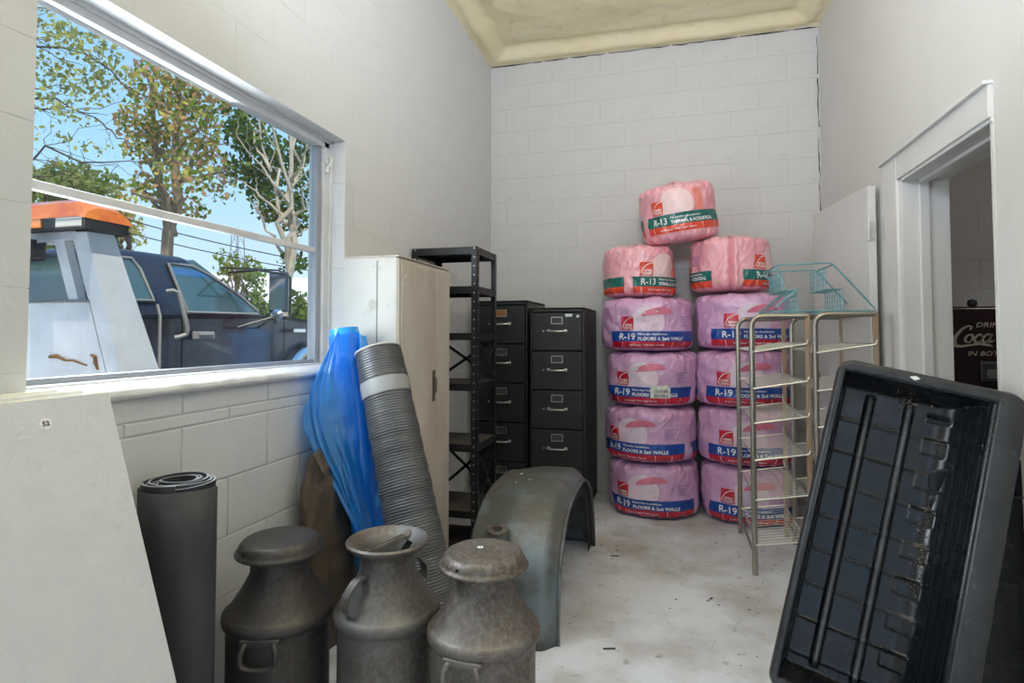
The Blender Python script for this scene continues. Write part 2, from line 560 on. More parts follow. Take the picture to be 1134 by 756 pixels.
# leaf: from the hinge towards the back wall
hinge = Vector((XR - 0.045, 3.535, 0)); free = Vector((0.968, 4.335, 0))
ax = (free - hinge).normalized(); nx = Vector((ax.y, -ax.x, 0))
M = frame(hinge, ax, nx, (0, 0, 1))
LW = (free - hinge).length
b = MB()
b.box(0, LW, -0.02, 0.02, 0.012, 2.085, M, bev=0.003)
b.build('leaf', smooth_white, door)
hm = mat('painted_hinge', (0.62, 0.62, 0.60), 0.45, col2=(0.5, 0.5, 0.48), scale=30)
for hz in (1.835, 1.03, 0.25):
    b = MB()
    b.box(-0.004, 0.0, -0.018, 0.018, hz - 0.05, hz + 0.05, M)
    b.tube([M @ Vector((-0.012, -0.024, hz - 0.052)), M @ Vector((-0.012, -0.024, hz + 0.052))], 0.008, 10)
    b.box(XR - 0.022, XR - 0.016, 3.42, 3.462, hz - 0.05, hz + 0.05)
    b.build('hinge', hm, door, smooth=True)
b = MB()
kn = M @ Vector((LW - 0.06, -0.02, 1.0)); d = -nx
b.lathe([(0.0, 0.07), (0.018, 0.068), (0.026, 0.055), (0.024, 0.04), (0.010, 0.03), (0.010, 0.008), (0.028, 0.006), (0.028, 0.0)], 16, M=frame(kn, ax, Vector((0, 0, 1)), d))
b.build('knob', mat('old_brass', (0.45, 0.34, 0.16), 0.35, 1.0), door, smooth=True)
# ------------------------------------------------------------------ outside the window
GZ = -0.15
def bin_(mb, name, m, root, parent=None, **kw):
    """build world-space geometry as a part of root (an unrotated empty)"""
    mb.xf(Matrix.Translation(-Vector(root.location)))
    return mb.build(name, m, parent or root, **kw)

gravel = mat('yard_gravel', (0.34, 0.32, 0.28), 0.95, col2=(0.22, 0.24, 0.14), scale=0.35, bump=0.4, bscale=9)
struct(MB().box(-60, XL - 0.2, -30, 70, GZ - 0.2, GZ).build('ground_yard', gravel))
struct(MB().box(-60, 60, -60, YF, GZ - 0.2, GZ + 0.13).build('ground_forecourt', mat('forecourt_asphalt', (0.14, 0.135, 0.13), 0.9, col2=(0.10, 0.098, 0.095), scale=0.6)))

# ---- tow truck
navy = mat('navy_truck_paint', (0.008, 0.013, 0.030), 0.28, 0.0, coat=0.25, col2=(0.012, 0.018, 0.040), scale=2)
tw_white = mat('tow_body_white_paint', (0.74, 0.75, 0.76), 0.5, col2=(0.62, 0.63, 0.64), scale=4, col3=(0.45, 0.33, 0.2), scale3=7, lo3=0.74, hi3=0.78)
tglass = mat('truck_side_glass', (0.035, 0.085, 0.085), 0.03, spec=0.9, coat=1.0)
seal = mat('grey_window_seal', (0.30, 0.29, 0.27), 0.5)
chrome = mat('truck_chrome', (0.72, 0.73, 0.74), 0.12, 1.0)
rubber = mat('black_rubber', (0.012, 0.012, 0.012), 0.75)
amber = mat('amber_lens', (0.62, 0.10, 0.008), 0.14, coat=0.5, col2=(0.90, 0.26, 0.02), scale=7)
blackp = mat('black_plastic', (0.014, 0.014, 0.016), 0.45)
truck = thing('tow_truck', 'navy blue tow truck with white rack and amber light bar outside window', 'truck', (-4.35, 3.6, GZ))

def taper_side(pts, x0, zb, x1, zt, off=0.0):
    """side-glass points (y,z) carried on the tumblehome plane between (x0,zb) and (x1,zt)"""
    return [(x0 + (x1 - x0) * (z - zb) / (zt - zb) + off, y, z) for y, z in pts]

b = MB()
low = [(2.86, 0.50), (2.86, 1.40), (4.40, 1.44), (4.60, 1.435), (5.15, 1.385), (5.72, 1.29), (5.80, 1.20), (5.82, 0.60), (5.70, 0.50)]
n = len(low)
rows = []
for dx, sc in ((0.0, 0.0), (0.03, 0.01), (0.0, 0.0)):
    pass
xs = [(-3.44, 0.03), (-3.38, 0.0), (-5.32, 0.0), (-5.26, 0.03)]
vs = []; fs = []
for x, dz in xs:
    for (y, z) in low:
        vs.append((x, y, z - (dz if z > 1.1 else 0) + (0.05 * (1 - abs((x + 4.35) / 0.97) ** 2) if (z > 1.25 and y > 4.5) else 0)))
for i in range(len(xs) - 1):
    for k in range(n):
        k2 = (k + 1) % n
        fs.append((i * n + k, i * n + k2, (i + 1) * n + k2, (i + 1) * n + k))
fs.append(tuple(range(n))); fs.append(tuple(3 * n + k for k in range(n)))
b.add(vs, fs)
bin_(b, 'lower_body', navy, truck, smooth=True, sharp=30)
# greenhouse
bm = bmesh.new()
base = [(-3.41, 2.86, 1.38), (-3.41, 4.34, 1.43), (-5.29, 4.34, 1.43), (-5.29, 2.86, 1.38)]
top = [(-3.56, 2.92, 1.855), (-3.56, 3.60, 1.865), (-5.14, 3.60, 1.865), (-5.14, 2.92, 1.855)]
vv = [bm.verts.new(p) for p in base + top]
for f in ((0, 1, 2, 3), (4, 5, 6, 7), (0, 1, 5, 4), (1, 2, 6, 5), (2, 3, 7, 6), (3, 0, 4, 7)): bm.faces.new([vv[i] for i in f])
bmesh.ops.recalc_face_normals(bm, faces=bm.faces[:])
bmesh.ops.bevel(bm, geom=[ed for ed in bm.edges if max(v.co.z for v in ed.verts) > 1.6], offset=0.055, segments=4, profile=0.5, affect='EDGES')
bin_(MB().addbm(bm), 'cab_top', navy, truck, smooth=True, sharp=40)
def side_pane(name, poly, m=tglass):
    P = taper_side(poly, -3.41, 1.40, -3.56, 1.86, 0.012)
    g = MB(); q = [Vector(p) for p in P]; k = len(q)
    g.add(q + [p + Vector((-0.03, 0, 0)) for p in q], [tuple(range(k)), tuple(range(2 * k - 1, k - 1, -1))] + [(i, (i + 1) % k, k + (i + 1) % k, k + i) for i in range(k)])
    o = bin_(g, name, m, truck)
    s = MB().tube([p + Vector((0.004, 0, 0)) for p in q], 0.011, 6, closed=True)
    bin_(s, 'window_seal', seal, truck, parent=o)
side_pane('door_window', [(3.40, 1.79), (3.62, 1.795), (3.80, 1.73), (4.05, 1.60), (4.23, 1.47), (4.20, 1.445), (3.47, 1.435)])
side_pane('quarter_window', [(2.93, 1.785), (3.10, 1.79), (3.15, 1.72), (3.20, 1.505), (2.93, 1.50)])
blue_strip = mat('blue_sun_strip', (0.02, 0.12, 0.32), 0.08, coat=1.0)
P = taper_side([(3.42, 1.765), (3.66, 1.765), (3.80, 1.715), (3.415, 1.71)], -3.41, 1.40, -3.56, 1.86, 0.014)
bin_(MB().add([Vector(p) for p in P] + [Vector(p) + Vector((-0.004, 0, 0)) for p in P], [(0, 1, 2, 3), (7, 6, 5, 4), (0, 1, 5, 4), (1, 2, 6, 5), (2, 3, 7, 6), (3, 0, 4, 7)]), 'sun_strip', blue_strip, truck)
# windscreen and rear window
def slab(P, d):
    q = [Vector(p) for p in P]; k = len(q); d = Vector(d)
    return MB().add(q + [p + d for p in q], [tuple(range(k)), tuple(range(2 * k - 1, k - 1, -1))] + [(i, (i + 1) % k, k + (i + 1) % k, k + i) for i in range(k)])
bin_(slab([(-3.52, 4.33, 1.47), (-5.18, 4.33, 1.47), (-5.08, 3.70, 1.83), (-3.62, 3.70, 1.83)], (0, 0.03, 0.03)), 'windscreen', tglass, truck)
bin_(slab([(-3.60, 2.872, 1.44), (-5.10, 2.872, 1.44), (-5.02, 2.905, 1.78), (-3.68, 2.905, 1.78)], (0, -0.02, 0)), 'rear_window', tglass, truck)
# seams, handles
for y in (3.392, 4.535):
    bin_(MB().tube([(-3.378, y, 0.55), (-3.378, y, 1.395)], 0.006, 5), 'door_seam', blackp, truck)
bin_(MB().tube([(-3.376, 3.205, 0.6), (-3.378, 3.205, 1.395), (-3.40, 3.20, 1.48)], 0.010, 5), 'body_trim', seal, truck)
bin_(MB().tube([(-3.41, 3.285, 1.575), (-3.375, 3.30, 1.58), (-3.355, 3.335, 1.57), (-3.335, 3.395, 1.32), (-3.345, 3.40, 1.275), (-3.37, 3.36, 1.255), (-3.39, 3.34, 1.25)], 0.017, 8), 'grab_handle', seal, truck, smooth=True)
h = MB().box(-3.39, -3.362, 3.49, 3.69, 1.235, 1.295, bev=0.008).box(-3.365, -3.345, 3.53, 3.66, 1.262, 1.282, bev=0.005)
bin_(h, 'door_handle', seal, truck)
bin_(MB().box(-3.388, -3.366, 4.66, 4.84, 1.29, 1.325, bev=0.004), 'fender_badge', chrome, truck)
# fender flare and wheels
ring = [(-3.36, 5.02 + 0.50 * cos(a), 0.66 + 0.50 * sin(a)) for a in [pi * k / 20 for k in range(-1, 22)]]
bin_(MB().tube(ring, 0.045, 8), 'fender_flare', chrome, truck, smooth=True)
for (wx, wy) in ((-3.46, 5.02), (-5.22, 5.02), (-3.46, 1.35), (-5.22, 1.35)):
    Mw = frame((wx, wy, 0.24), (0, 1, 0), (0, 0, 1), (1, 0, 0))
    w = MB().lathe([(0.20, -0.11), (0.36, -0.11), (0.39, -0.08), (0.39, 0.08), (0.36, 0.11), (0.22, 0.11), (0.20, 0.06), (0.0, 0.05)], 28, M=Mw)
    o = bin_(w, 'wheel', rubber, truck, smooth=True)
    bin_(MB().lathe([(0.20, 0.062), (0.16, 0.075), (0.08, 0.07), (0.06, 0.11), (0.0, 0.115)], 24, M=Mw), 'wheel_rim', chrome, truck, parent=o, smooth=True)
bin_(MB().box(-3.5, -5.2, 5.80, 5.92, 0.42, 0.62, bev=0.02), 'front_bumper', chrome, truck)
# mirror with its tall bracket
mx = -3.20
br = MB()
br.tube([(-3.46, 3.93, 1.775), (mx, 3.96, 1.79), (mx, 4.32, 1.79), (mx, 4.36, 1.775), (mx, 4.37, 1.74), (mx, 4.37, 1.44), (mx, 4.34, 1.41), (-3.40, 4.22, 1.40)], 0.010, 8)
br.tube([(-3.42, 3.80, 1.80), (mx, 4.20, 1.815), (mx, 4.28, 1.80)], 0.008, 6)
br.tube([(-3.38, 3.95, 1.33), (mx, 4.16, 1.42)], 0.009, 6); br.tube([(-3.38, 4.18, 1.33), (mx, 4.18, 1.42)], 0.009, 6)
br.tube([(-3.38, 3.93, 1.325), (-3.38, 4.2, 1.325)], 0.009, 6)
o = bin_(br, 'mirror_bracket', blackp, truck, smooth=True)
bin_(MB().box(mx - 0.09, mx + 0.09, 4.20, 4.235, 1.46, 1.80, bev=0.012), 'mirror', mat('mirror_shell', (0.05, 0.07, 0.10), 0.3, 0.5), truck)
bin_(MB().box(mx - 0.078, mx + 0.078, 4.193, 4.199, 1.48, 1.78), 'mirror_glass', chrome, truck)
cm = MB().lathe([(0.0, 0.03), (0.04, 0.022), (0.06, 0.0), (0.03, -0.025), (0, -0.03)], 20, M=frame((mx + 0.02, 4.17, 1.425), (1, 0, 0), (0, 0, 1), (0, -1, 0)))
bin_(cm, 'convex_mirror', chrome, truck, smooth=True)
# white rack: leaning wedge posts, lower panel, top beam
def ry(z): return 2.53 + (1.857 - z) * 0.28
def fy(z): return 2.70 + (1.864 - z) * 0.41
for (xa, xb_) in ((-3.20, -3.31), (-4.95, -5.06)):
    poly = [(ry(1.86), 1.86), (fy(1.86), 1.865), (fy(0.85), 0.85), (ry(0.85), 0.85)]
    bin_(MB().prism(poly, 'x', xa, xb_), 'rack_wing', tw_white, truck)
poly = [(ry(1.475), 1.475), (ry(1.475) + 0.05, 1.475), (ry(0.85) + 0.05, 0.85), (ry(0.85), 0.85)]
bin_(MB().prism(poly, 'x', -3.30, -4.96), 'rack_panel', tw_white, truck)
bin_(MB().box(-3.30, -4.96, ry(1.83), ry(1.83) + 0.11, 1.822, 1.866, bev=0.006), 'rack_beam', tw_white, truck)
poly = [(ry(1.825), 1.825), (ry(1.825) + 0.05, 1.825), (ry(1.475) + 0.05, 1.475), (ry(1.475), 1.475)]
bin_(MB().prism(poly, 'x', -3.385, -3.46), 'rack_post', tw_white, truck)
bin_(MB().tube([(-3.30, ry(1.475) - 0.006, 1.472), (-4.95, ry(1.475) - 0.006, 1.472)], 0.009, 6), 'panel_edge', mat('panel_edge_grey', (0.16, 0.16, 0.16), 0.6), truck)
bin_(MB().box(-3.22, -5.2, 0.35, ry(0.85), 0.55, 0.93, bev=0.02), 'tow_deck', tw_white, truck)
# rust marks with their own shape
rust = mat('rust_mark', (0.16, 0.075, 0.02), 0.9)
zz = lambda z, x: (x, ry(z) - 0.004, z)
g = MB().tube([zz(1.135, -3.72), zz(1.14, -3.66), zz(1.115, -3.60), zz(1.115, -3.54), zz(1.085, -3.44)], [0.012, 0.014, 0.008, 0.007, 0.005], 6)
g.tube([zz(1.15, -3.385), zz(1.14, -3.355), zz(1.10, -3.365), zz(1.06, -3.36)], [0.008, 0.013, 0.012, 0.006], 6)
bin_(g, 'rust_streak', rust, truck)
# light bar
lb = thing('light_bar', 'amber light bar with black base on top of the white truck rack', 'light bar', (-4.1, 2.62, 1.862))
LY = 2.60
bin_(MB().box(-3.16, -4.95, LY - 0.13, LY + 0.15, 1.875, 1.925, bev=0.012), 'base', blackp, lb)
prof = [(LY - 0.14, 1.925), (LY - 0.115, 2.02), (LY - 0.06, 2.05), (LY + 0.08, 2.05), (LY + 0.135, 2.02), (LY + 0.16, 1.925)]
bm = bmesh.new()
k = len(prof)
A = [bm.verts.new((-3.13, y, z)) for y, z in prof]; Bv = [bm.verts.new((-3.24, LY + (y - LY) * 0.9, z + (0.004 if z > 2 else 0))) for y, z in prof]; Cv = [bm.verts.new((-4.95, y, z)) for y, z in prof]
A = A
for v in A:
    if v.co.z > 2.0: v.co.z -= 0.055; v.co.x += -0.01
for rowa, rowb in ((A, Bv), (Bv, Cv)):
    for i in range(k - 1): bm.faces.new((rowa[i], rowa[i + 1], rowb[i + 1], rowb[i]))
    bm.faces.new((rowa[k - 1], rowa[0], rowb[0], rowb[k - 1]))
bm.faces.new(A); bm.faces.new(Cv)
bin_(MB().addbm(bm), 'lens', amber, lb, smooth=True, sharp=25)
bin_(MB().box(-3.46, -3.62, LY - 0.142, LY - 0.125, 1.885, 1.935, bev=0.006), 'side_marker', mat('amber_marker', (1.0, 0.30, 0.02), 0.15, coat=1.0), lb)
bin_(MB().box(-3.16, -3.34, LY - 0.138, LY - 0.12, 1.882, 1.925, bev=0.006), 'alley_lamp', mat('clear_lamp', (0.75, 0.68, 0.58), 0.1, coat=1.0), lb)
wl_ = thing('work_lamp', 'rectangular black work lamp with pale lens under the rack beam', 'lamp', (-3.555, 2.47, 1.73))
bin_(MB().box(-3.49, -3.62, 2.44, 2.51, 1.71, 1.795, bev=0.012), 'housing', blackp, wl_)
bin_(MB().box(-3.498, -3.612, 2.430, 2.442, 1.72, 1.785, bev=0.006), 'lens', mat('frosted_lens', (0.7, 0.72, 0.74), 0.25, coat=1.0), wl_)
bin_(MB().box(-3.535, -3.575, 2.46, 2.50, 1.79, 1.822), 'bracket', blackp, wl_)

# ---- trees
CAMF = Vector((-sin(0.266) * cos(0.03635), cos(0.266) * cos(0.03635), sin(0.03635)))
CAMR = Vector((cos(0.266), sin(0.266), 0)); CAMU = CAMR.cross(CAMF)
def at(x, y, zc):
    """a place in the yard, sighted from the camera at depth zc"""
    return Vector((0, 0, 1.28)) + (CAMF + CAMR * ((x - 567) / 641.8) + CAMU * ((345.8 - y) / 641.8)) * zc

def leaf_mat(name, c, t=0.45):
    m = bpy.data.materials.new(name); m.use_nodes = True
    nt = m.node_tree; nt.nodes.clear()
    o = nt.nodes.new('ShaderNodeOutputMaterial'); d = nt.nodes.new('ShaderNodeBsdfDiffuse'); tr = nt.nodes.new('ShaderNodeBsdfTranslucent')
    tc = nt.nodes.new('ShaderNodeTexCoord'); nz = nt.nodes.new('ShaderNodeTexNoise'); nz.inputs['Scale'].default_value = 5.0
    mx = nt.nodes.new('ShaderNodeMix'); mx.data_type = 'RGBA'
    mx.inputs['A'].default_value = (*c, 1); mx.inputs['B'].default_value = (c[0] * 0.55, c[1] * 0.62, c[2] * 0.55, 1)
    nt.links.new(tc.outputs['Object'], nz.inputs['Vector']); nt.links.new(nz.outputs['Fac'], mx.inputs['Factor'])
    for s in (d, tr): nt.links.new(mx.outputs['Result'], s.inputs['Color'])
    ms = nt.nodes.new('ShaderNodeMixShader'); ms.inputs[0].default_value = t
    nt.links.new(d.outputs[0], ms.inputs[1]); nt.links.new(tr.outputs[0], ms.inputs[2]); nt.links.new(ms.outputs[0], o.inputs[0])
    return m
LG = leaf_mat('leaf_green', (0.22, 0.31, 0.05)); LD = leaf_mat('leaf_dark_green', (0.09, 0.17, 0.04))
LO = leaf_mat('leaf_orange_brown', (0.72, 0.42, 0.22)); LY_ = leaf_mat('leaf_yellow_green', (0.66, 0.62, 0.16)); LP = leaf_mat('leaf_pale_olive', (0.38, 0.40, 0.15))
bark = mat('tree_bark', (0.30, 0.23, 0.16), 0.95, col2=(0.17, 0.13, 0.09), scale=5, stretch=(1, 1, 0.3), bump=0.6, bscale=12, bdist=0.05)
bark_pale = mat('pale_branch_bark', (0.52, 0.46, 0.36), 0.9, col2=(0.38, 0.32, 0.24), scale=6)
bark_dark = mat('dark_branch_bark', (0.10, 0.08, 0.065), 0.95)
tr_rnd = random.Random(21)

def limb(b, p, q, r0, r1, wob=0.12, n=6, r=tr_rnd):
    p, q = Vector(p), Vector(q); L = (q - p).length
    pts = []
    for i in range(n + 1):
        t = i / n
        w = wob * L * 0.25 * sin(pi * t)
        pts.append(p.lerp(q, t) + Vector((r.uniform(-1, 1), r.uniform(-1, 1), r.uniform(-1, 1))) * w * (0 if i in (0, n) else 1))
    b.tube(pts, [r0 + (r1 - r0) * i / n for i in range(n + 1)], 6)
    return pts

def leaves(b, c, rad, n, size, r=tr_rnd):
    c = Vector(c)
    for _ in range(n):
        while True:
            v = Vector((r.uniform(-1, 1), r.uniform(-1, 1), r.uniform(-1, 1)))
            if v.length < 1: break
        p = c + Vector((v.x * rad[0], v.y * rad[1], v.z * rad[2]))
        s = size * r.uniform(0.6, 1.4)
        a = Vector((r.gauss(0, 1), r.gauss(0, 1), r.gauss(0, 0.7))).normalized()
        d = a.orthogonal().normalized(); d.rotate(Matrix.Rotation(r.uniform(0, 6.28), 3, a)); e2 = a.cross(d)
        b.add([p, p + d * s * 0.5 + e2 * s * 0.32, p + d * s, p + d * s * 0.5 - e2 * s * 0.32], [(0, 1, 2, 3)])

def tree(name, label, base, trunk_top, r0, r1, barkm, limbs, foliage, group='trees in the yard'):
    root = thing(name, label, 'tree', base, group=group)
    b = MB(); limb(b, base, trunk_top, r0, r1, 0.10, 10)
    bin_(b, 'trunk', barkm, root, smooth=True)
    b = MB()
    for (p, q, a, c, tw) in limbs:
        pts = limb(b, p, q, a, c, 0.25, 7)
        for _ in range(tw):
            s = pts[tr_rnd.randint(2, 7)]; L = (Vector(q) - Vector(p)).length * tr_rnd.uniform(0.2, 0.45)
            d = (Vector(q) - Vector(p)).normalized() + Vector((tr_rnd.gauss(0, .5), tr_rnd.gauss(0, .5), tr_rnd.gauss(0.1, .5)))
            limb(b, s, s + d.normalized() * L, c * 0.9, c * 0.35, 0.3, 4)
    if limbs: bin_(b, 'branches', barkm if barkm is not bark else bark, root, smooth=True)
    for (m, cl, size) in foliage:
        b = MB()
        for (c, rad, n) in cl: leaves(b, c, rad, n, size)
        stuff(bin_(b, 'foliage', m, root))
    return root

def floor_under(p): return Vector((p.x, p.y, GZ))
# the maple in the middle of the view
Z1 = 9.5
bs = floor_under(at(180, 300, Z1))
tt = at(196, 70, Z1)
lim = []
for (x, y, x2, y2, a, c) in ((190, 262, 174, 180, .10, .05), (174, 180, 170, 110, .05, .03), (192, 215, 228, 150, .06, .02), (194, 190, 150, 130, .05, .02), (196, 150, 215, 90, .05, .02),
                             (195, 170, 240, 120, .03, .015), (190, 225, 150, 205, .04, .015), (194, 200, 250, 190, .04, .012), (180, 120, 160, 80, .03, .01), (196, 100, 230, 70, .03, .01)):
    lim.append((at(x, y, Z1), at(x2, y2, Z1 + tr_rnd.uniform(-.8, .8)), a, c, 4))
cl1 = []; cl2 = []; cl3 = []
for (x, y, rx, ry_, n) in ((168, 95, 22, 26, 220), (160, 135, 24, 24, 240), (195, 100, 26, 30, 230), (215, 140, 26, 26, 240), (185, 160, 30, 26, 240), (228, 110, 22, 30, 160), (165, 205, 16, 16, 110),
                           (205, 190, 26, 22, 150), (235, 175, 18, 22, 110), (200, 228, 30, 14, 120), (155, 165, 16, 18, 110), (190, 60, 36, 26, 260), (240, 85, 26, 30, 220), (215, 40, 50, 26, 300), (245, 205, 16, 20, 70)):
    k = Z1 / 641.8
    c = at(x, y, Z1 + tr_rnd.uniform(-.7, .7)); rad = (rx * k, rx * k * 1.2, ry_ * k)
    cl1.append((c, rad, int(n * 0.42))); cl2.append((c, rad, int(n * 0.52))); cl3.append((c, rad, int(n * 0.42)))
tree('maple_tree', 'autumn tree with orange and green leaves standing mid window', bs, tt, 0.14, 0.04, bark, lim, [(LG, cl1, 0.10), (LO, cl2, 0.10), (LY_, cl3, 0.10)])

# dark leafed tree with pale bare stems towards the right of the window
Z2 = 10.5
bs = floor_under(at(316, 330, Z2)); tt = at(322, 150, Z2)
lim = []
for (x, y, x2, y2, a, c) in ((320, 300, 300, 130, .06, .015), (318, 290, 335, 120, .06, .015), (322, 260, 345, 190, .04, .012), (318, 250, 285, 120, .04, .012), (316, 240, 268, 200, .03, .01), (320, 225, 262, 150, .03, .01), (300, 190, 276, 130, .03, .01),
                             (322, 200, 350, 150, .03, .01), (312, 280, 280, 215, .03, .01), (330, 260, 345, 250, .02, .01)):
    lim.append((at(x, y, Z2), at(x2, y2, Z2 + tr_rnd.uniform(-.8, .6)), a, c, 3))
cl1 = []; cl2 = []
for (x, y, rx, ry_, n) in ((268, 150, 18, 22, 260), (290, 165, 24, 30, 330), (315, 180, 22, 30, 300), (285, 200, 18, 22, 240), (300, 225, 22, 20, 260), (335, 210, 16, 26, 170), (322, 240, 20, 20, 160), (265, 120, 20, 20, 200), (300, 120, 30, 20, 260), (340, 160, 20, 24, 200), (260, 185, 12, 14, 80), (325, 290, 16, 14, 90)):
    k = Z2 / 641.8
    c = at(x, y, Z2 + tr_rnd.uniform(0, 1.2)); rad = (rx * k, rx * k * 1.2, ry_ * k)
    cl1.append((c, rad, n)); cl2.append((c, rad, int(n * 0.35)))
tree('leafy_tree', 'dark green tree with pale bare stems at right end of window', bs, tt, 0.10, 0.03, bark_pale, lim, [(LD, cl1, 0.11), (LG, cl2, 0.11)])

# thin branching tree whose long boughs cross the left of the window
Z3 = 7.5
bs = floor_under(at(-75, 300, Z3)); tt = at(-55, 20, Z3)
lim = []
for (x, y, x2, y2, a, c, tw) in ((-65, 160, 145, 178, .03, .006, 9), (-60, 60, 105, 130, .035, .008, 10), (105, 130, 150, 165, .012, .005, 4), (-58, 20, 95, 60, .035, .008, 9), (95, 60, 165, 110, .015, .006, 4), (-62, 120, 80, 118, .03, .006, 8), (-60, 0, 60, 10, .03, .006, 6), (-65, 190, 60, 195, .03, .006, 6)):
    lim.append((at(x, y, Z3), at(x2, y2, Z3 + tr_rnd.uniform(-.5, .8)), a, c, tw))
cl = []; cl2 = []
for (x, y, rx, ry_, n) in ((55, 30, 26, 16, 170), (95, 50, 30, 18, 150), (60, 80, 28, 22, 150), (100, 95, 26, 20, 120), (70, 120, 30, 14, 90), (120, 75, 20, 18, 80), (60, 150, 20, 8, 20), (110, 165, 20, 8, 20), (-20, 60, 60, 60, 300)):
    k = Z3 / 641.8
    c = at(x, y, Z3 + tr_rnd.uniform(-.3, .5)); rad = (rx * k, rx * k * 1.3, ry_ * k)
    cl.append((c, rad, int(n * .7))); cl2.append((c, rad, int(n * .5)))
tree('slender_tree', 'thin dark branches with sparse pale leaves against blue sky at left', bs, tt, 0.12, 0.05, bark_dark, lim, [(LP, cl, 0.075), (LY_, cl2, 0.07)])

# rounder trees further off
def far_tree(px, py, zc, rx, ry_, n, m1, m2, label, size=0.2):
    k = zc / 641.8
    bs = floor_under(at(px, 340, zc)); c = at(px, py, zc)
    cl = [(c + Vector((tr_rnd.uniform(-.7, .7) * rx * k, tr_rnd.uniform(-.7, .7) * rx * k, tr_rnd.uniform(-.6, .6) * ry_ * k)), (rx * k * .55, rx * k * .55, ry_ * k * .55), n // 6) for _ in range(6)]
    lim = [(bs.lerp(c, .6), q[0], .05, .02, 3) for q in cl]
    tree('background_tree', label, bs, c, 0.16, 0.06, bark_dark, lim, [(m1, cl, size), (m2, [(a, b_, d // 2) for a, b_, d in cl], size)])
far_tree(70, 200, 17, 52, 26, 1500, LP, LG, 'olive green tree far off behind the light bar', 0.17)
far_tree(140, 235, 19, 40, 40, 700, LY_, LO, 'yellow tinged tree far behind the truck cab', 0.17)
far_tree(262, 300, 26, 26, 26, 420, LG, LP, 'small far green tree left of white shed roof', 0.2)
far_tree(20, 255, 24, 70, 46, 900, LG, LD, 'dark far tree low behind the truck rack', 0.24)
# hedge bushes low at right
def bush(px, py, zc, rx, ry_, n, m1, m2, label):
    k = zc / 641.8
    c = at(px, py, zc); root = thing('bush', label, 'bush', floor_under(c), group='bushes beyond the truck')
    b = MB(); limb(b, floor_under(c), c, .04, .02)
    for _ in range(6): limb(b, floor_under(c), c + Vector((tr_rnd.uniform(-1, 1) * rx * k * .7, tr_rnd.uniform(-1, 1) * rx * k * .6, tr_rnd.uniform(0, .8) * ry_ * k)), .025, .01)
    bin_(b, 'stems', bark_dark, root)
    for m, q in ((m1, 1.0), (m2, .7)):
        b = MB(); h = (c.z - GZ + ry_ * k) / 2
        leaves(b, (c.x, c.y, GZ + h), (rx * k, rx * k, h), int(n * q), 0.13); stuff(bin_(b, 'foliage', m, root))
bush(330, 345, 13, 26, 22, 1500, LG, LP, 'green bush beyond the truck bonnet at right')
bush(285, 335, 17, 18, 18, 900, LG, LD, 'green bush seen behind the truck mirror')
bush(240, 340, 19, 26, 16, 900, LP, LG, 'low olive bush beyond the truck windscreen')
# low white shed far off
sp = at(300, 330, 30)
shed = thing('white_shed', 'long white building with pale sloping roof beyond the bushes', 'building', (sp.x, sp.y, GZ))
shed_w = mat('shed_wall', (0.60, 0.58, 0.55), 0.8, col2=(0.54, 0.52, 0.49), scale=0.5); shed_r = mat('shed_roof', (0.66, 0.65, 0.63), 0.6, col2=(0.58, 0.57, 0.55), scale=0.5)
Ms = Matrix.Translation(-0 * sp) @ frame((sp.x, sp.y, GZ), Vector((0.62, 0.78, 0)), Vector((-0.78, 0.62, 0)), (0, 0, 1))
b = MB().box(-6, 9, -2.5, 2.5, 0, 2.9, Ms); bin_(b, 'wall', shed_w, shed)
b = MB().prism([(-2.9, 2.8), (0, 4.4), (2.9, 2.8), (2.9, 2.65), (0, 4.25), (-2.9, 2.65)], 'x', -6.4, 9.4).xf(Ms); bin_(b, 'roof', shed_r, shed)
for k in range(5):
    b = MB().box(-4.5 + k * 2.7, -3.3 + k * 2.7, -2.56, -2.50, 1.1, 2.1, Ms); bin_(b, 'window', tglass, shed)
# overhead cables and a lattice mast
cab = mat('cable_black', (0.015, 0.015, 0.017), 0.7)
for (a, c_, lab) in (((-80, 170, 12), (420, 300, 16), 'upper black overhead cable crossing behind the trees'), ((-80, 190, 12.5), (420, 309, 17), 'lower black overhead cable crossing behind the trees')):
    p, q = at(*a), at(*c_)
    pts = [p.lerp(q, t / 14) - Vector((0, 0, 0.35 * 4 * (t / 14) * (1 - t / 14))) for t in range(15)]
    o = MB().tube(pts, 0.014, 6).build('overhead_cable', cab); tag(o, lab, 'cable', 'overhead cables')
mp_ = at(262, 340, 32)
b = MB(); hm_ = 7.0; w_ = 0.42
cs = [(w_, w_), (w_, -w_), (-w_, -w_), (-w_, w_)]
for i in range(4):
    x, y = cs[i]; x2, y2 = cs[(i + 1) % 4]
    b.tube([(mp_.x + x, mp_.y + y, GZ), (mp_.x + x * .5, mp_.y + y * .5, hm_)], .035, 5)
    for k in range(8):
        z0, z1 = GZ + k * (hm_ - GZ) / 8, GZ + (k + 1) * (hm_ - GZ) / 8; s0, s1 = 1 - .5 * k / 8, 1 - .5 * (k + 1) / 8
        b.tube([(mp_.x + x * s0, mp_.y + y * s0, z0), (mp_.x + x2 * s1, mp_.y + y2 * s1, z1)], .02, 4)
        b.tube([(mp_.x + x2 * s0, mp_.y + y2 * s0, z0), (mp_.x + x * s1, mp_.y + y * s1, z1)], .02, 4)
o = b.build('lattice_mast', mat('mast_steel', (0.38, 0.40, 0.42), 0.6, 0.5)); tag(o, 'slender grey steel lattice mast far behind the truck', 'mast')
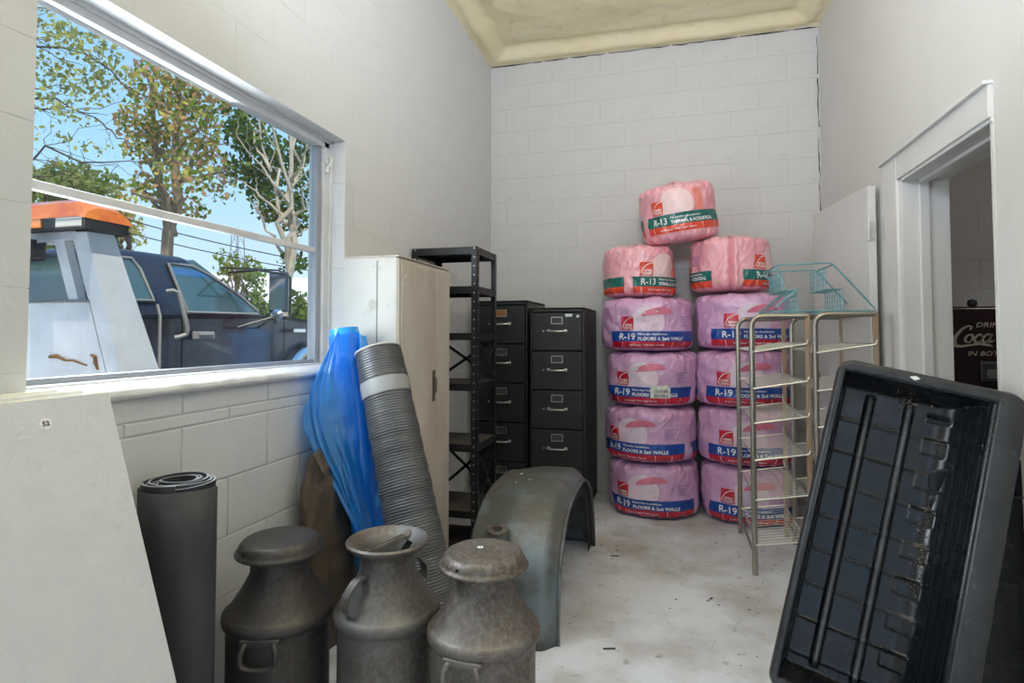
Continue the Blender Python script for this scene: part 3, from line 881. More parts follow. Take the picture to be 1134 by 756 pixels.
# ------------------------------------------------------------------ insulation bags
def plastic(name, c, c2, c3=None):
    return mat(name, c, 0.28, coat=0.35, col2=c2, scale=5.5, bump=0.7, bscale=11, bdist=0.02, spec=0.5)
wrap19 = plastic('lavender_pink_plastic_wrap', (0.66, 0.33, 0.56), (0.72, 0.46, 0.69))
wrap13 = plastic('pink_plastic_wrap', (0.82, 0.34, 0.40), (0.86, 0.44, 0.48))
ink_blue = mat('print_blue', (0.008, 0.065, 0.34), 0.35, coat=0.4)
ink_green = mat('print_green', (0.006, 0.135, 0.115), 0.35, coat=0.4)
ink_red = mat('print_red', (0.60, 0.018, 0.045), 0.35, coat=0.4)
ink_orange = mat('print_orange_red', (0.76, 0.075, 0.035), 0.35, coat=0.4)
ink_white = mat('print_white', (0.84, 0.82, 0.84), 0.4)
ink_pale = mat('print_pale_panel', (0.78, 0.66, 0.76), 0.4, col2=(0.80, 0.58, 0.72), scale=8)
ink_pale13 = mat('print_pale_panel_pink', (0.84, 0.60, 0.60), 0.4)
ink_rose = mat('print_rose', (0.74, 0.20, 0.30), 0.4)
ink_rose13 = mat('print_coral', (0.80, 0.25, 0.20), 0.4)
ink_mauve = mat('print_mauve', (0.35, 0.20, 0.48), 0.5)
ink_black = mat('print_black', (0.02, 0.02, 0.02), 0.5)
kraft_c = mat('kraft_paper_corner', (0.72, 0.56, 0.27), 0.8)

_RC = {}
def refine(vs, fs, lim=0.011):
    key = (len(vs), len(fs), round(sum(v[0] for v in vs), 4), round(sum(v[1] for v in vs), 4))
    if key in _RC: return _RC[key]
    bm = bmesh.new(); V = [bm.verts.new((x, y, 0)) for x, y in vs]
    for f in fs:
        try: bm.faces.new([V[i] for i in f])
        except ValueError: pass
    bmesh.ops.triangulate(bm, faces=bm.faces[:])
    for _ in range(3):
        ed_ = [e_ for e_ in bm.edges if e_.calc_length() > lim]
        if not ed_: break
        bmesh.ops.subdivide_edges(bm, edges=ed_, cuts=1)
        bmesh.ops.triangulate(bm, faces=[f for f in bm.faces if len(f.verts) > 3])
    bm.verts.index_update()
    out = ([(v.co.x, v.co.y) for v in bm.verts], [tuple(v.index for v in f.verts) for f in bm.faces])
    bm.free(); _RC[key] = out
    return out

def bag(kind, loc, Rb, h, d, seed, label, tilt=(0, 0, 0), zb=0.0, seam=None, barcode=False, squash=1.0):
    root = thing('insulation_bag', label, 'insulation', loc, group='bagged insulation rolls stacked at the back wall')
    root.rotation_euler = tilt
    th0 = atan2(-loc[1], -loc[0])
    so = seed * 7.31
    def surf(th, z, off=0.0):
        th = (th - pi / 2) % (2 * pi)          # the print seam stays at the back
        th += pi / 2
        t = max(0.0, min(1.0, z / h)); ee = abs(2 * t - 1)
        f = (max(0.0, 1 - ee ** 8)) ** 0.20
        cx, cy = cos(th), sin(th)
        n1 = noise.noise(Vector((cx * 1.6 + so, cy * 1.6, z * 5)))
        n2 = noise.noise(Vector((cx * 3.2, cy * 3.2 + so, z * 13 + th * 1.5)))
        n3 = 1 - abs(noise.noise(Vector((cx * 5, cy * 5, z * 13 - th * 3 + so)))) * 2
        w = 0.016 * n1 + 0.009 * n2 + 0.009 * max(0, n3 - 0.45)
        e2 = smoothstep(0.62, 1.0, ee)
        w += e2 * 0.012 * sin(th * 19 + seed + 3 * n1) + e2 * 0.006 * sin(th * 37 + 2 * seed)
        if seam is not None:
            da = (th - seam + pi) % (2 * pi) - pi
            w += -0.030 * math.exp(-(da / 0.05) ** 2) + 0.016 * math.exp(-((da - 0.11) / 0.06) ** 2)
        r = (Rb + w + off) * f
        return Vector((r * cx, r * cy * squash, z + (0.008 * n1 + 0.005 * sin(th * 7 + seed) - 0.006) * e2 * (1 if t > 0.5 else 0)))
    nu, nv = 240, 100
    b = MB()
    def g(u, v):
        return surf(2 * pi * u, h * (0.5 - 0.5 * cos(pi * v)))
    b.grid(g, nu, nv, closeu=True)
    if seam is not None or kind == 13:
        # gathered knot of film on the top
        for k in range(5):
            a = th0 + (k - 2) * 0.5
            b.tube([(0.02 * cos(a), 0.02 * sin(a), h - 0.012), (0.05 * cos(a), 0.05 * sin(a), h + 0.010), (0.10 * cos(a + .2), 0.10 * sin(a + .2), h - 0.004)], [0.02, 0.013, 0.006], 7)
    b.build('wrap', wrap19 if kind == 19 else wrap13, root, smooth=True, sharp=75)
    def put(name, m, vs, fs, off, parent=root, fine=False):
        if fine: vs, fs = refine(vs, fs)
        q = MB().add([surf(th0 + (s + d) / Rb, z, off) for s, z in vs], fs)
        return q.build(name, m, parent, smooth=True, sharp=70)
    def patch(s0, s1, z0, z1):
        n = max(2, int((s1 - s0) / 0.006)); k = max(2, int((z1 - z0) / 0.006))
        vs = [(s0 + (s1 - s0) * i / n, z0 + (z1 - z0) * j / k) for j in range(k + 1) for i in range(n + 1)]
        fs = [(j * (n + 1) + i, j * (n + 1) + i + 1, (j + 1) * (n + 1) + i + 1, (j + 1) * (n + 1) + i) for j in range(k) for i in range(n)]
        return vs, fs
    def text(s, size, s0, z0, width, bold=0.0):
        vs, fs = text_2d(s, size, bold, width)
        return [(x + s0, y + z0) for x, y in vs], fs
    def join(*lists):
        V, F = [], []
        for vs, fs in lists:
            o = len(V); V += vs; F += [tuple(i + o for i in f) for f in fs]
        return V, F
    k = h / 0.385
    B0, B1, R0 = (0.070 * k + zb, 0.140 * k + zb, 0.026 * k + zb)
    if kind == 19: bandm, redm = ink_blue, ink_red
    else: bandm, redm = ink_green, ink_orange
    # printed bands
    spans = [(-0.36, 0.31)] if kind == 19 else [(-0.31, 0.29)]
    if kind == 19: spans.append((0.40, 1.00))
    else: spans.append((-1.0, -0.37))
    if seam is not None: spans = [(-0.345, 0.2), (-1.10, -0.55)]
    for (a, c) in spans:
        put('band', bandm, *patch(a, c, B0, B1), 0.0045)
        put('red_band', redm, *patch(a, c, R0, B0), 0.0045)
    # pale round panel
    pc, pr = (-0.075, 0.20 * k + zb), 0.115
    vs = [(pc[0] + pr * rr * cos(a), pc[1] + pr * rr * 0.95 * sin(a)) for rr in (0.001, .25, .5, .75, 1.0) for a in [2 * pi * i / 32 for i in range(32)]]
    vs = [(s, max(B1 + 0.001, min(h * 0.88, z))) for s, z in vs]
    fs = [(j * 32 + i, j * 32 + (i + 1) % 32, (j + 1) * 32 + (i + 1) % 32, (j + 1) * 32 + i) for j in range(4) for i in range(32)]
    put('pale_panel', ink_pale if kind == 19 else ink_pale13, vs, fs, 0.0035)
    if kind == 19:   # rose umbrella dome
        vs = []; N = 18
        for j in range(5):
            for i in range(N + 1):
                a = pi * i / N; rr = j / 4
                s_ = 0.105 * cos(a) * rr; z_ = 0.048 * sin(a) * rr - 0.010 * (s_ / 0.1)
                vs.append((-0.01 - s_, 0.252 * k + z_))
        fs = [(j * (N + 1) + i, j * (N + 1) + i + 1, (j + 1) * (N + 1) + i + 1, (j + 1) * (N + 1) + i) for j in range(4) for i in range(N)]
        put('umbrella_print', ink_rose, vs, fs, 0.0048)
    else:            # coral roll print
        put('coral_roll_print', ink_rose13, *patch(0.045, 0.105, B1 + 0.004, 0.285 * k + zb), 0.0048)
    # small rows of print at the right
    rows = []
    for i, (zz, w) in enumerate(((0.235, .10), (0.220, .07), (0.205, .085), (0.190, .06), (0.175, .08))):
        rows.append(patch(0.155 + (0.01 if i else 0), 0.155 + w, zz * k + zb, zz * k + zb + 0.0045))
    put('small_print', ink_mauve if kind == 19 else ink_rose13, *join(*rows), 0.0052)
    # square maker's mark: red field, white arc, two lines of letters
    s0 = -0.262; w = 0.092
    lg = put('maker_mark', redm, *patch(s0, s0 + w, B1 + 0.010, B1 + 0.010 + w), 0.0058)
    arc = []
    N = 14; ac = (s0 + w, B1 + 0.012); 
    for i in range(N + 1):
        a = pi / 2 + (pi / 2) * i / N * 0.92
        for rr in (0.086, 0.0815): arc.append((ac[0] + rr * cos(a), ac[1] + rr * sin(a)))
    af = [(2 * i, 2 * i + 1, 2 * i + 3, 2 * i + 2) for i in range(N)]
    put('mark_arc', ink_white, arc, af, 0.0074, lg)
    put('mark_lettering', ink_white, *text('OWENS', 0.022, s0 + 0.026, B1 + 0.035, 0.056, 0.0006), 0.0074, lg, fine=True)
    put('mark_lettering', ink_white, *text('CORNING', 0.022, s0 + 0.014, B1 + 0.015, 0.072, 0.0006), 0.0074, lg, fine=True)
    # main lettering
    if kind == 19:
        L = [text('R-19', 0.062, -0.275, B0 + 0.013, 0.118, 0.0012), text('FLOORS & 2x6 WALLS', 0.030, -0.138, B0 + 0.009, 0.315, 0.0012), text('Fiberglas Insulation', 0.020, -0.138, B0 + 0.044, 0.19, 0.0004)]
        L += [text('Kraft-Faced  With Vapor Barrier', 0.017, -0.205, R0 + 0.015, 0.24, 0.0003)]
    else:
        L = [text('R-13', 0.062, -0.255, B0 + 0.013, 0.105, 0.0012), text('THERMAL & ACOUSTICAL', 0.029, -0.125, B0 + 0.011, 0.30, 0.0012), text('Fiberglas Insulation', 0.019, -0.125, B0 + 0.045, 0.20, 0.0004)]
        L += [text('Kraft-Faced  With Vapor Barrier', 0.016, -0.20, R0 + 0.016, 0.24, 0.0003)]
    for q_ in L: put('lettering', ink_white, *q_, 0.0066, fine=True)
    for x in (-0.255, 0.09, 0.20): put('divider', ink_white, *patch(x, x + 0.003, R0 + 0.002, B0 - 0.002), 0.0060)
    if seam is not None:
        # tail of the wrapped print on the other side of the seam
        L = [text('ACOUSTICAL', 0.030, -0.75, B0 + 0.012, 0.16, 0.0012), text('Fiberglas Insulation', 0.019, -0.80, B0 + 0.045, 0.18, 0.0004)]
        for q_ in L: put('lettering', ink_white, *q_, 0.0066, fine=True)
        put('coral_roll_print', ink_rose13, *patch(-0.86, -0.80, B1 + 0.004, 0.29 * k), 0.0048)
        rows = [patch(-0.76, -0.76 + w_, zz * k, zz * k + 0.0045) for zz, w_ in ((0.25, .12), (0.235, .10), (0.22, .11), (0.205, .08), (0.19, .10))]
        put('small_print', ink_mauve, *join(*rows), 0.0052)
        put('torn_corner', kraft_c, [(-0.545, 0.055), (-0.46, 0.012), (-0.45, 0.07)], [(0, 1, 2)], 0.004)
    if barcode:
        s0, z0 = -0.012, 0.068
        st = put('barcode_sticker', mat('sticker_white', (0.72, 0.73, 0.66), 0.5), *patch(s0, s0 + 0.135, z0, z0 + 0.085), 0.006)
        bars = []; rr = random.Random(3)
        for (za, zc_) in ((z0 + 0.006, z0 + 0.028), (z0 + 0.036, z0 + 0.058)):
            x = s0 + 0.022
            while x < s0 + 0.115:
                w_ = rr.choice((0.0012, 0.002, 0.0035)); bars.append(patch(x, x + w_, za, zc_)); x += w_ + rr.choice((0.0014, 0.0048))
        put('bars', ink_black, *join(*bars), 0.0075, st)
    return root

HB = 0.386
LXc, RXc, BYc = -0.125, 0.501, 4.415
hl = [0.0, 0.385, 0.770, 1.155]
bag(19, (LXc - 0.004, BYc, 0.0), 0.312, HB + 0.002, 0.00, 1, 'lavender R-19 bag on the floor, bottom of the left stack')
bag(19, (LXc - 0.022, BYc - 0.02, hl[1]), 0.318, HB + 0.002, -0.06, 2, 'lavender R-19 bag second from the floor in the left stack')
bag(19, (LXc - 0.006, BYc - 0.01, hl[2]), 0.316, HB + 0.002, 0.00, 3, 'lavender R-19 bag with white barcode sticker in the left stack', barcode=True)
bag(19, (LXc - 0.040, BYc - 0.01, hl[3]), 0.322, HB + 0.002, 0.08, 4, 'lavender R-19 bag fourth from the floor in the left stack, under a pink R-13')
bag(13, (-0.222, BYc, 1.542), 0.258, 0.378, 0.27, 5, 'pink R-13 bag topping the left stack')
hr = [0.0, 0.390, 0.780, 1.170]
bag(19, (RXc + 0.018, BYc + 0.01, 0.0), 0.312, HB + 0.006, 0.09, 6, 'lavender R-19 bag on the floor, bottom of the right stack behind wire rack')
bag(19, (RXc + 0.005, BYc, hr[1]), 0.315, HB + 0.006, 0.10, 7, 'lavender R-19 bag second from the floor in the right stack')
bag(19, (RXc - 0.012, BYc, hr[2]), 0.315, HB + 0.006, 0.10, 8, 'lavender R-19 bag third from the floor in the right stack')
bag(19, (RXc - 0.006, BYc, hr[3]), 0.314, HB + 0.006, 0.15, 9, 'lavender R-19 bag fourth from the floor in the right stack beside wire basket')
bag(13, (0.418, BYc, 1.572), 0.262, 0.385, 0.43, 10, 'pink R-13 bag with taped seam topping the right stack', seam=atan2(-BYc, -0.418) + 0.04)
bag(13, (0.090, BYc, 1.943), 0.262, 0.425, 0.07, 11, 'tilted pink R-13 bag perched across both stacks at the very top', tilt=(R(6), R(-7), 0), zb=0.045)
# ------------------------------------------------------------------ filing cabinets
fc_grey = mat('charcoal_office_enamel', (0.030, 0.030, 0.029), 0.42, col2=(0.022, 0.022, 0.021), scale=4, bump=0.04, bscale=120, col3=(0.10, 0.095, 0.088), scale3=14, lo3=0.70, hi3=0.80)
fc_dark = mat('dark_grey_office_enamel', (0.024, 0.024, 0.025), 0.42, col2=(0.018, 0.018, 0.019), scale=4, bump=0.04, bscale=120)
alu = mat('brushed_aluminium_pull', (0.66, 0.64, 0.60), 0.32, 0.9)
card_dark = mat('empty_card_slot', (0.06, 0.06, 0.06), 0.7)
gap_black = mat('gap_shadow_metal', (0.012, 0.012, 0.012), 0.8)
def filing_cabinet(label, x0, y0, w, dep, h, m, old_tag=False, lock=True):
    root = thing('filing_cabinet', label, 'cabinet', (x0, y0, 0), group='filing cabinets at the back wall')
    b = MB()
    t = 0.016
    b.box(0, t, 0.012, dep, 0, h, bev=0.003); b.box(w - t, w, 0.012, dep, 0, h, bev=0.003)
    b.box(0, w, 0.012, dep, h - t, h, bev=0.004); b.box(0, w, dep - t, dep, 0, h); b.box(0, w, 0.03, dep, 0, 0.06)
    b.box(0, w, 0.012, 0.03, h - 0.03, h, bev=0.003)
    b.build('body', m, root)
    MB().box(t, w - t, 0.05, dep - t, 0.06, h - t).build('cavity', gap_black, root)
    n = 5; z0 = 0.05; pitch = (h - 0.035 - z0) / n
    mesh_d = None
    for k in range(n):
        za = z0 + k * pitch + 0.004; zc = z0 + (k + 1) * pitch - 0.004
        d = MB().box(0.018, w - 0.018, 0.0, 0.05, za, zc, bev=0.005).build('drawer', m, root)
        zm = za + (zc - za) * 0.52
        hb = MB()
        cx = w / 2; hw = 0.062
        hb.tube([(cx - hw, 0.004, zm), (cx - hw + 0.006, -0.020, zm), (cx - hw + 0.016, -0.028, zm - 0.002), (cx + hw - 0.016, -0.028, zm - 0.002), (cx + hw - 0.006, -0.020, zm), (cx + hw, 0.004, zm)], 0.0065, 8)
        hb.box(cx - hw - 0.012, cx - hw + 0.012, -0.004, 0.002, zm - 0.011, zm + 0.011, bev=0.003)
        hb.box(cx + hw - 0.012, cx + hw + 0.012, -0.004, 0.002, zm - 0.011, zm + 0.011, bev=0.003)
        hb.build('handle', alu, d, smooth=True)
        tb = MB().tube([(cx - hw - 0.034, 0.002, zm), (cx - hw - 0.034, -0.012, zm)], 0.007, 10)
        tb.build('thumb_latch', alu, d, smooth=True)
        zh = za + (zc - za) * 0.80
        fr = MB()
        for (a, c, e_, f_) in ((-0.042, 0.042, 0.020, 0.026), (-0.042, 0.042, -0.026, -0.020), (-0.042, -0.036, -0.026, 0.026), (0.036, 0.042, -0.026, 0.026)):
            fr.box(cx + a, cx + c, -0.004, 0.001, zh + e_, zh + f_)
        fr.build('card_holder', alu, d)
        MB().box(cx - 0.036, cx + 0.036, -0.001, 0.001, zh - 0.020, zh + 0.020).build('card', mat('rusty_card', (0.30, 0.13, 0.04), 0.8) if (old_tag and k == n - 1) else card_dark, d)
    if lock:
        b = MB().lathe([(0.0, 0.010), (0.009, 0.009), (0.011, 0.0)], 14, M=frame((w - 0.045, 0.0, h - 0.065), (1, 0, 0), (0, 0, 1), (0, -1, 0)))
        b.build('lock', alu, root, smooth=True)
        p = MB().box(w - 0.135, w - 0.085, -0.003, 0.001, h - 0.066, h - 0.046)
        p.build('name_plate', alu, root)
    return root
filing_cabinet('charcoal five-drawer filing cabinet standing next to the lavender bags', -0.972, 4.06, 0.392, 0.69, 1.465, fc_grey)
filing_cabinet('taller dark filing cabinet behind the black shelf unit', -1.405, 4.14, 0.392, 0.62, 1.525, fc_dark, old_tag=True, lock=False)

# ------------------------------------------------------------------ black steel shelf unit
sh_black = mat('black_steel_angle', (0.016, 0.016, 0.018), 0.38, 0.3, col2=(0.026, 0.026, 0.028), scale=9, col3=(0.12, 0.11, 0.10), scale3=30, lo3=0.72, hi3=0.8)
sh_top = mat('dusty_shelf_top', (0.10, 0.088, 0.072), 0.8, col2=(0.05, 0.046, 0.042), scale=6)
dot = mat('bright_bolt', (0.60, 0.60, 0.58), 0.4, 0.6)
SX0, SX1, SY0, SY1, SH = -1.482, -1.072, 3.17, 3.555, 1.785
su = thing('shelf_unit', 'black steel shelf unit with cross braces between locker and filing cabinets', 'shelf', (SX0, SY0, 0))
for (x, y, sx, sy) in ((SX0, SY0, 1, 1), (SX1, SY0, -1, 1), (SX0, SY1, 1, -1), (SX1, SY1, -1, -1)):
    b = MB()
    b.box(min(x, x + sx * 0.036), max(x, x + sx * 0.036), min(y, y + sy * 0.003), max(y, y + sy * 0.003), 0, SH)
    b.box(min(x, x + sx * 0.003), max(x, x + sx * 0.003), min(y, y + sy * 0.036), max(y, y + sy * 0.036), 0, SH)
    post = bin_(b, 'post', sh_black, su)
    b = MB(); z = 0.06
    while z < SH:
        xx = x + sx * 0.019; yy = y - sy * 0.0008
        b.tube([(xx, yy - sy * 0.0008, z), (xx, yy, z)], 0.0042, 6)
        yy2 = y + sy * 0.019
        b.tube([(x - sx * 0.0016, yy2, z), (x - sx * 0.0008, yy2, z)], 0.0042, 6)
        z += 0.052
    stuff(bin_(b, 'bolt_row', dot, su, parent=post))
for z in (1.785, 1.555, 1.283, 0.990, 0.640, 0.262, 0.05):
    b = MB()
    b.box(SX0 + 0.003, SX1 - 0.003, SY0 + 0.003, SY0 + 0.006, z - 0.042, z); b.box(SX0 + 0.003, SX1 - 0.003, SY1 - 0.006, SY1 - 0.003, z - 0.042, z)
    b.box(SX0 + 0.003, SX0 + 0.006, SY0 + 0.003, SY1 - 0.003, z - 0.042, z); b.box(SX1 - 0.006, SX1 - 0.003, SY0 + 0.003, SY1 - 0.003, z - 0.042, z)
    o = bin_(b, 'shelf', sh_black, su)
    bin_(MB().box(SX0 + 0.004, SX1 - 0.004, SY0 + 0.004, SY1 - 0.004, z - 0.003, z), 'shelf_top', sh_top, su, parent=o)
def strap(p, q):
    p, q = Vector(p), Vector(q); t = (q - p).normalized(); n = Vector((1, 0, 0)) if abs(t.x) < 0.05 else Vector((0, 1, 0))
    w = t.cross(n).normalized() * 0.009; n = n * 0.0015
    return MB().add([p + w + n, p - w + n, p - w - n, p + w - n, q + w + n, q - w + n, q - w - n, q + w - n], [(0, 1, 2, 3), (4, 5, 6, 7), (0, 1, 5, 4), (1, 2, 6, 5), (2, 3, 7, 6), (3, 0, 4, 7)])
for (za, zc) in ((0.990, 1.245), (0.262, 0.600)):
    for (a, c) in ((za, zc), (zc, za)):
        bin_(strap((SX0 + 0.01, SY1 + 0.002, a), (SX1 - 0.01, SY1 + 0.002, c)), 'brace', sh_black, su)
        bin_(strap((SX1 + 0.002, SY0 + 0.01, a), (SX1 + 0.002, SY1 - 0.01, c)), 'brace', sh_black, su)

# ------------------------------------------------------------------ old painted locker
lk_side = mat('cream_locker_paint', (0.60, 0.59, 0.56), 0.55, col2=(0.54, 0.525, 0.485), scale=3, col3=(0.30, 0.25, 0.19), scale3=9, lo3=0.60, hi3=0.80, bump=0.08, bscale=30)
lk_door = mat('grimy_tan_locker_paint', (0.60, 0.55, 0.485), 0.62, col2=(0.48, 0.415, 0.345), scale=3.2, stretch=(1, 1, 0.35), col3=(0.18, 0.13, 0.085), scale3=9, lo3=0.61, hi3=0.80, bump=0.1, bscale=30)
KX0, KX1, KY0, KY1, KH = -1.488, -1.188, 2.41, 3.055, 1.635
lk = thing('storage_locker', 'tall worn cream metal locker with its doors facing into the room', 'locker', (KX0, KY0, 0))
bin_(MB().box(KX0, KX1 - 0.012, KY0, KY1, 0.03, KH, bev=0.016), 'body', lk_side, lk, smooth=True)
bin_(MB().box(KX1 - 0.022, KX1 - 0.008, KY0 + 0.01, KY1 - 0.01, 0.05, KH - 0.01, bev=0.004), 'face_frame', lk_door, lk)
YS = KY0 + 0.445
for (ya, yb_) in ((KY0 + 0.030, YS - 0.0025), (YS + 0.0025, KY1 - 0.020)):
    o = bin_(MB().box(KX1 - 0.012, KX1, ya, yb_, 0.075, KH - 0.022, bev=0.004), 'door', lk_door, lk)
    if yb_ < YS:
        hb = MB().box(KX1 - 0.001, KX1 + 0.004, YS - 0.062, YS - 0.030, 0.93, 1.09, bev=0.003)
        bin_(hb, 'handle_slot', mat('dark_pull_recess', (0.10, 0.075, 0.05), 0.7), lk, parent=o)
        bin_(MB().tube([(KX1 + 0.003, YS - 0.046, 0.965), (KX1 + 0.016, YS - 0.046, 0.985), (KX1 + 0.016, YS - 0.046, 1.04), (KX1 + 0.003, YS - 0.046, 1.06)], 0.005, 8), 'handle', mat('worn_bronze', (0.20, 0.15, 0.10), 0.5, 0.6), lk, parent=o, smooth=True)
        bin_(MB().lathe([(0, 0.004), (0.012, 0.003), (0.014, 0)], 14, M=frame((KX1, KY0 + 0.075, KH - 0.095), (0, 1, 0), (0, 0, 1), (1, 0, 0))), 'lock_boss', alu, lk, parent=o, smooth=True)
bin_(MB().box(KX0 + 0.10 - 0.001, KX0 + 0.103 + 0.001, KY0 - 0.0012, KY0 + 0.004, 0.04, KH - 0.02).xf(Matrix.Translation((0.085, 0, 0))), 'side_seam', mat('seam_line', (0.24, 0.22, 0.19), 0.8), lk)
bin_(MB().box(KX0 + 0.02, KX1 - 0.03, KY0 + 0.02, KY1 - 0.02, 0, 0.035), 'plinth', lk_door, lk)
bin_(MB().box(KX0 + 0.01, KX1 - 0.006, KY0 + 0.008, KY1 - 0.008, KH - 0.002, KH + 0.006, bev=0.003), 'top_cap', lk_door, lk)

# ------------------------------------------------------------------ milk cans
def can_mat(name, c1, c2, c3, rough=0.50, metal=0.5, lo3=0.56, hi3=0.72):
    return mat(name, c1, rough, metal, col2=c2, scale=4.5, detail=10, lo=0.40, hi=0.60, col3=c3, scale3=70, lo3=lo3, hi3=hi3, bump=0.22, bscale=60, bdist=0.005, stretch=(1, 1, 0.75))
can_dark = can_mat('dark_rusted_steel', (0.075, 0.066, 0.060), (0.045, 0.039, 0.035), (0.105, 0.094, 0.085), lo3=0.45, hi3=0.8)
can_mid = can_mat('grey_galvanised_with_rust', (0.175, 0.170, 0.160), (0.105, 0.078, 0.058), (0.24, 0.23, 0.22), lo3=0.45, hi3=0.8)
can_light = can_mat('pitted_grey_brown_steel', (0.180, 0.160, 0.142), (0.095, 0.068, 0.050), (0.27, 0.25, 0.235), lo3=0.44, hi3=0.76)
def strip_handle(p0, p1, out, drop, r=0.0085):
    """drop handle from p0 to p1 bulging along out and hanging by drop"""
    p0, p1, out = Vector(p0), Vector(p1), Vector(out)
    m = (p0 + p1) / 2; s = (p1 - p0)
    return [p0 - out * 0.008, p0 + out * 0.012, p0 + out * 0.022 - s * 0.10 + Vector((0, 0, -drop * 0.35)), p0 + out * 0.022 - s * 0.02 + Vector((0, 0, -drop * 0.85)), m + out * 0.022 + Vector((0, 0, -drop)),
            p1 + out * 0.022 + s * 0.02 + Vector((0, 0, -drop * 0.85)), p1 + out * 0.022 + s * 0.10 + Vector((0, 0, -drop * 0.35)), p1 + out * 0.012, p1 - out * 0.008]
def smooth_path(P, n=5):
    P = [Vector(p) for p in P]; out = []
    for i in range(len(P) - 1):
        a, b_, c, d = P[max(i - 1, 0)], P[i], P[i + 1], P[min(i + 2, len(P) - 1)]
        for k in range(n):
            t = k / n
            out.append(0.5 * ((2 * b_) + (-a + c) * t + (2 * a - 5 * b_ + 4 * c - d) * t * t + (-a + 3 * b_ - 3 * c + d) * t ** 3))
    out.append(P[-1]); return out
def milk_can(label, x, y, m, lid, hang, s=1.0, h_sh=0.405, sticker=None, handle_kind='drop', h_rim=0.615):
    root = thing('milk_can', label, 'milk can', (x, y, 0), group='old milk cans in the foreground')
    rb = 0.1565 * s
    prof = [(rb - 0.012, 0.0), (rb, 0.004), (rb + 0.002, 0.03), (rb - 0.002, 0.05), (rb - 0.002, h_sh - 0.05), (rb - 0.001, h_sh - 0.028), (rb + 0.003, h_sh - 0.024), (rb + 0.010, h_sh - 0.018), (rb + 0.0125, h_sh - 0.006), (rb + 0.010, h_sh + 0.007), (rb + 0.001, h_sh + 0.014), (rb - 0.004, h_sh + 0.018),
            (rb - 0.020, h_sh + 0.040), (rb - 0.046, h_sh + 0.080), (0.096, h_sh + 0.108), (0.088, h_sh + 0.122), (0.0865, h_sh + 0.165), (0.090, h_sh + 0.180)]
    zt = h_sh + 0.180
    prof += [(0.100, zt + 0.006), (0.120, zt + 0.016), (0.130, zt + 0.026), (0.132, zt + 0.034), (0.126, zt + 0.040), (0.114, zt + 0.034), (0.096, zt + 0.018), (0.080, zt + 0.000), (0.080, h_sh + 0.10)]
    if lid: prof = prof[:-9]
    else: prof += [(0.090, h_sh + 0.08), (0.12, h_sh + 0.03), (rb - 0.012, h_sh - 0.02), (rb - 0.014, 0.02), (0.0, 0.012)]
    MB().lathe(prof, 56, capb=True).build('body', m, root, smooth=True, sharp=50)
    if lid:
        lp = [(0.088, zt - 0.006), (0.126, zt - 0.002), (0.1325, zt + 0.001), (0.1345, zt + 0.006), (0.132, zt + 0.011), (0.1265, zt + 0.014), (0.125, zt + 0.020), (0.121, zt + 0.031), (0.113, zt + 0.040), (0.104, zt + 0.0445), (0.096, zt + 0.044), (0.088, zt + 0.0475), (0.060, zt + 0.050), (0.0, zt + 0.051)]
        lo_ = MB().lathe(lp, 56).build('lid', m, root, smooth=True, sharp=55)
        MB().tube([(0.125 * cos(-1.9), 0.125 * sin(-1.9), zt + 0.026), (0.127 * cos(-1.9), 0.127 * sin(-1.9), zt + 0.026)], 0.0045, 8).build('lid_hole', gap_black, lo_)
        if sticker:
            MB().lathe([(0.0, 0.0012), (0.0085, 0.001), (0.0095, 0)], 18, c=(sticker[0], sticker[1], zt + 0.051)).build('price_dot', ink_white, lo_)
            MB().lathe([(0.0, 0.0016), (0.003, 0.0014)], 10, c=(sticker[0], sticker[1], zt + 0.0515)).build('price_mark', fc_grey, lo_)
    for ang in (hang, hang + pi):
        out = Vector((cos(ang), sin(ang), 0)); tv = Vector((-sin(ang), cos(ang), 0))
        b = MB()
        if handle_kind == 'drop':
            zc = h_sh - 0.030; r0 = rb + 0.001
            P = strip_handle(out * r0 - tv * 0.042 + Vector((0, 0, zc)), out * r0 + tv * 0.042 + Vector((0, 0, zc)), out, 0.066)
            b.tube(smooth_path(P), 0.0075, 9)
            Mx = frame(out * (r0 + 0.002) + Vector((0, 0, zc)), tv, out, (0, 0, 1))
            b.box(-0.058, 0.058, -0.003, 0.010, -0.008, 0.014, Mx, bev=0.003)
        else:
            P = [out * (rb - 0.014) + Vector((0, 0, h_sh + 0.030)), out * (rb + 0.004) + Vector((0, 0, h_sh + 0.045)), out * (rb + 0.006) + Vector((0, 0, h_sh + 0.085)), out * (rb - 0.030) + Vector((0, 0, h_sh + 0.122)), out * (rb - 0.064) + Vector((0, 0, h_sh + 0.126)), out * 0.088 + Vector((0, 0, h_sh + 0.128))]
            Q = smooth_path(P, 6)
            # flat strap section
            vs = []; fs = []
            for i, p in enumerate(Q):
                t = (Q[min(i + 1, len(Q) - 1)] - Q[max(i - 1, 0)]).normalized(); nn = t.cross(tv).normalized()
                wd = 0.013 + 0.012 * (1 - i / len(Q)) ** 3
                for (a, c) in ((-1, -1), (1, -1), (1, 1), (-1, 1)): vs.append(p + tv * wd * a + nn * 0.0035 * c)
            for i in range(len(Q) - 1):
                for k in range(4): fs.append((i * 4 + k, i * 4 + (k + 1) % 4, i * 4 + 4 + (k + 1) % 4, i * 4 + 4 + k))
            b.add(vs, fs + [(0, 1, 2, 3), tuple(len(vs) - 4 + k for k in range(4))])
        b.build('handle', m, root, smooth=True, sharp=50)
    return root
milk_can('dark brown lidded milk can nearest the left wall', -1.212, 1.622, can_dark, True, -1.25, sticker=None)
milk_can('open lidless grey milk can holding a metal bracket, between two lidded cans', -0.884, 1.722, can_mid, False, -1.95, handle_kind='strap', h_sh=0.402)
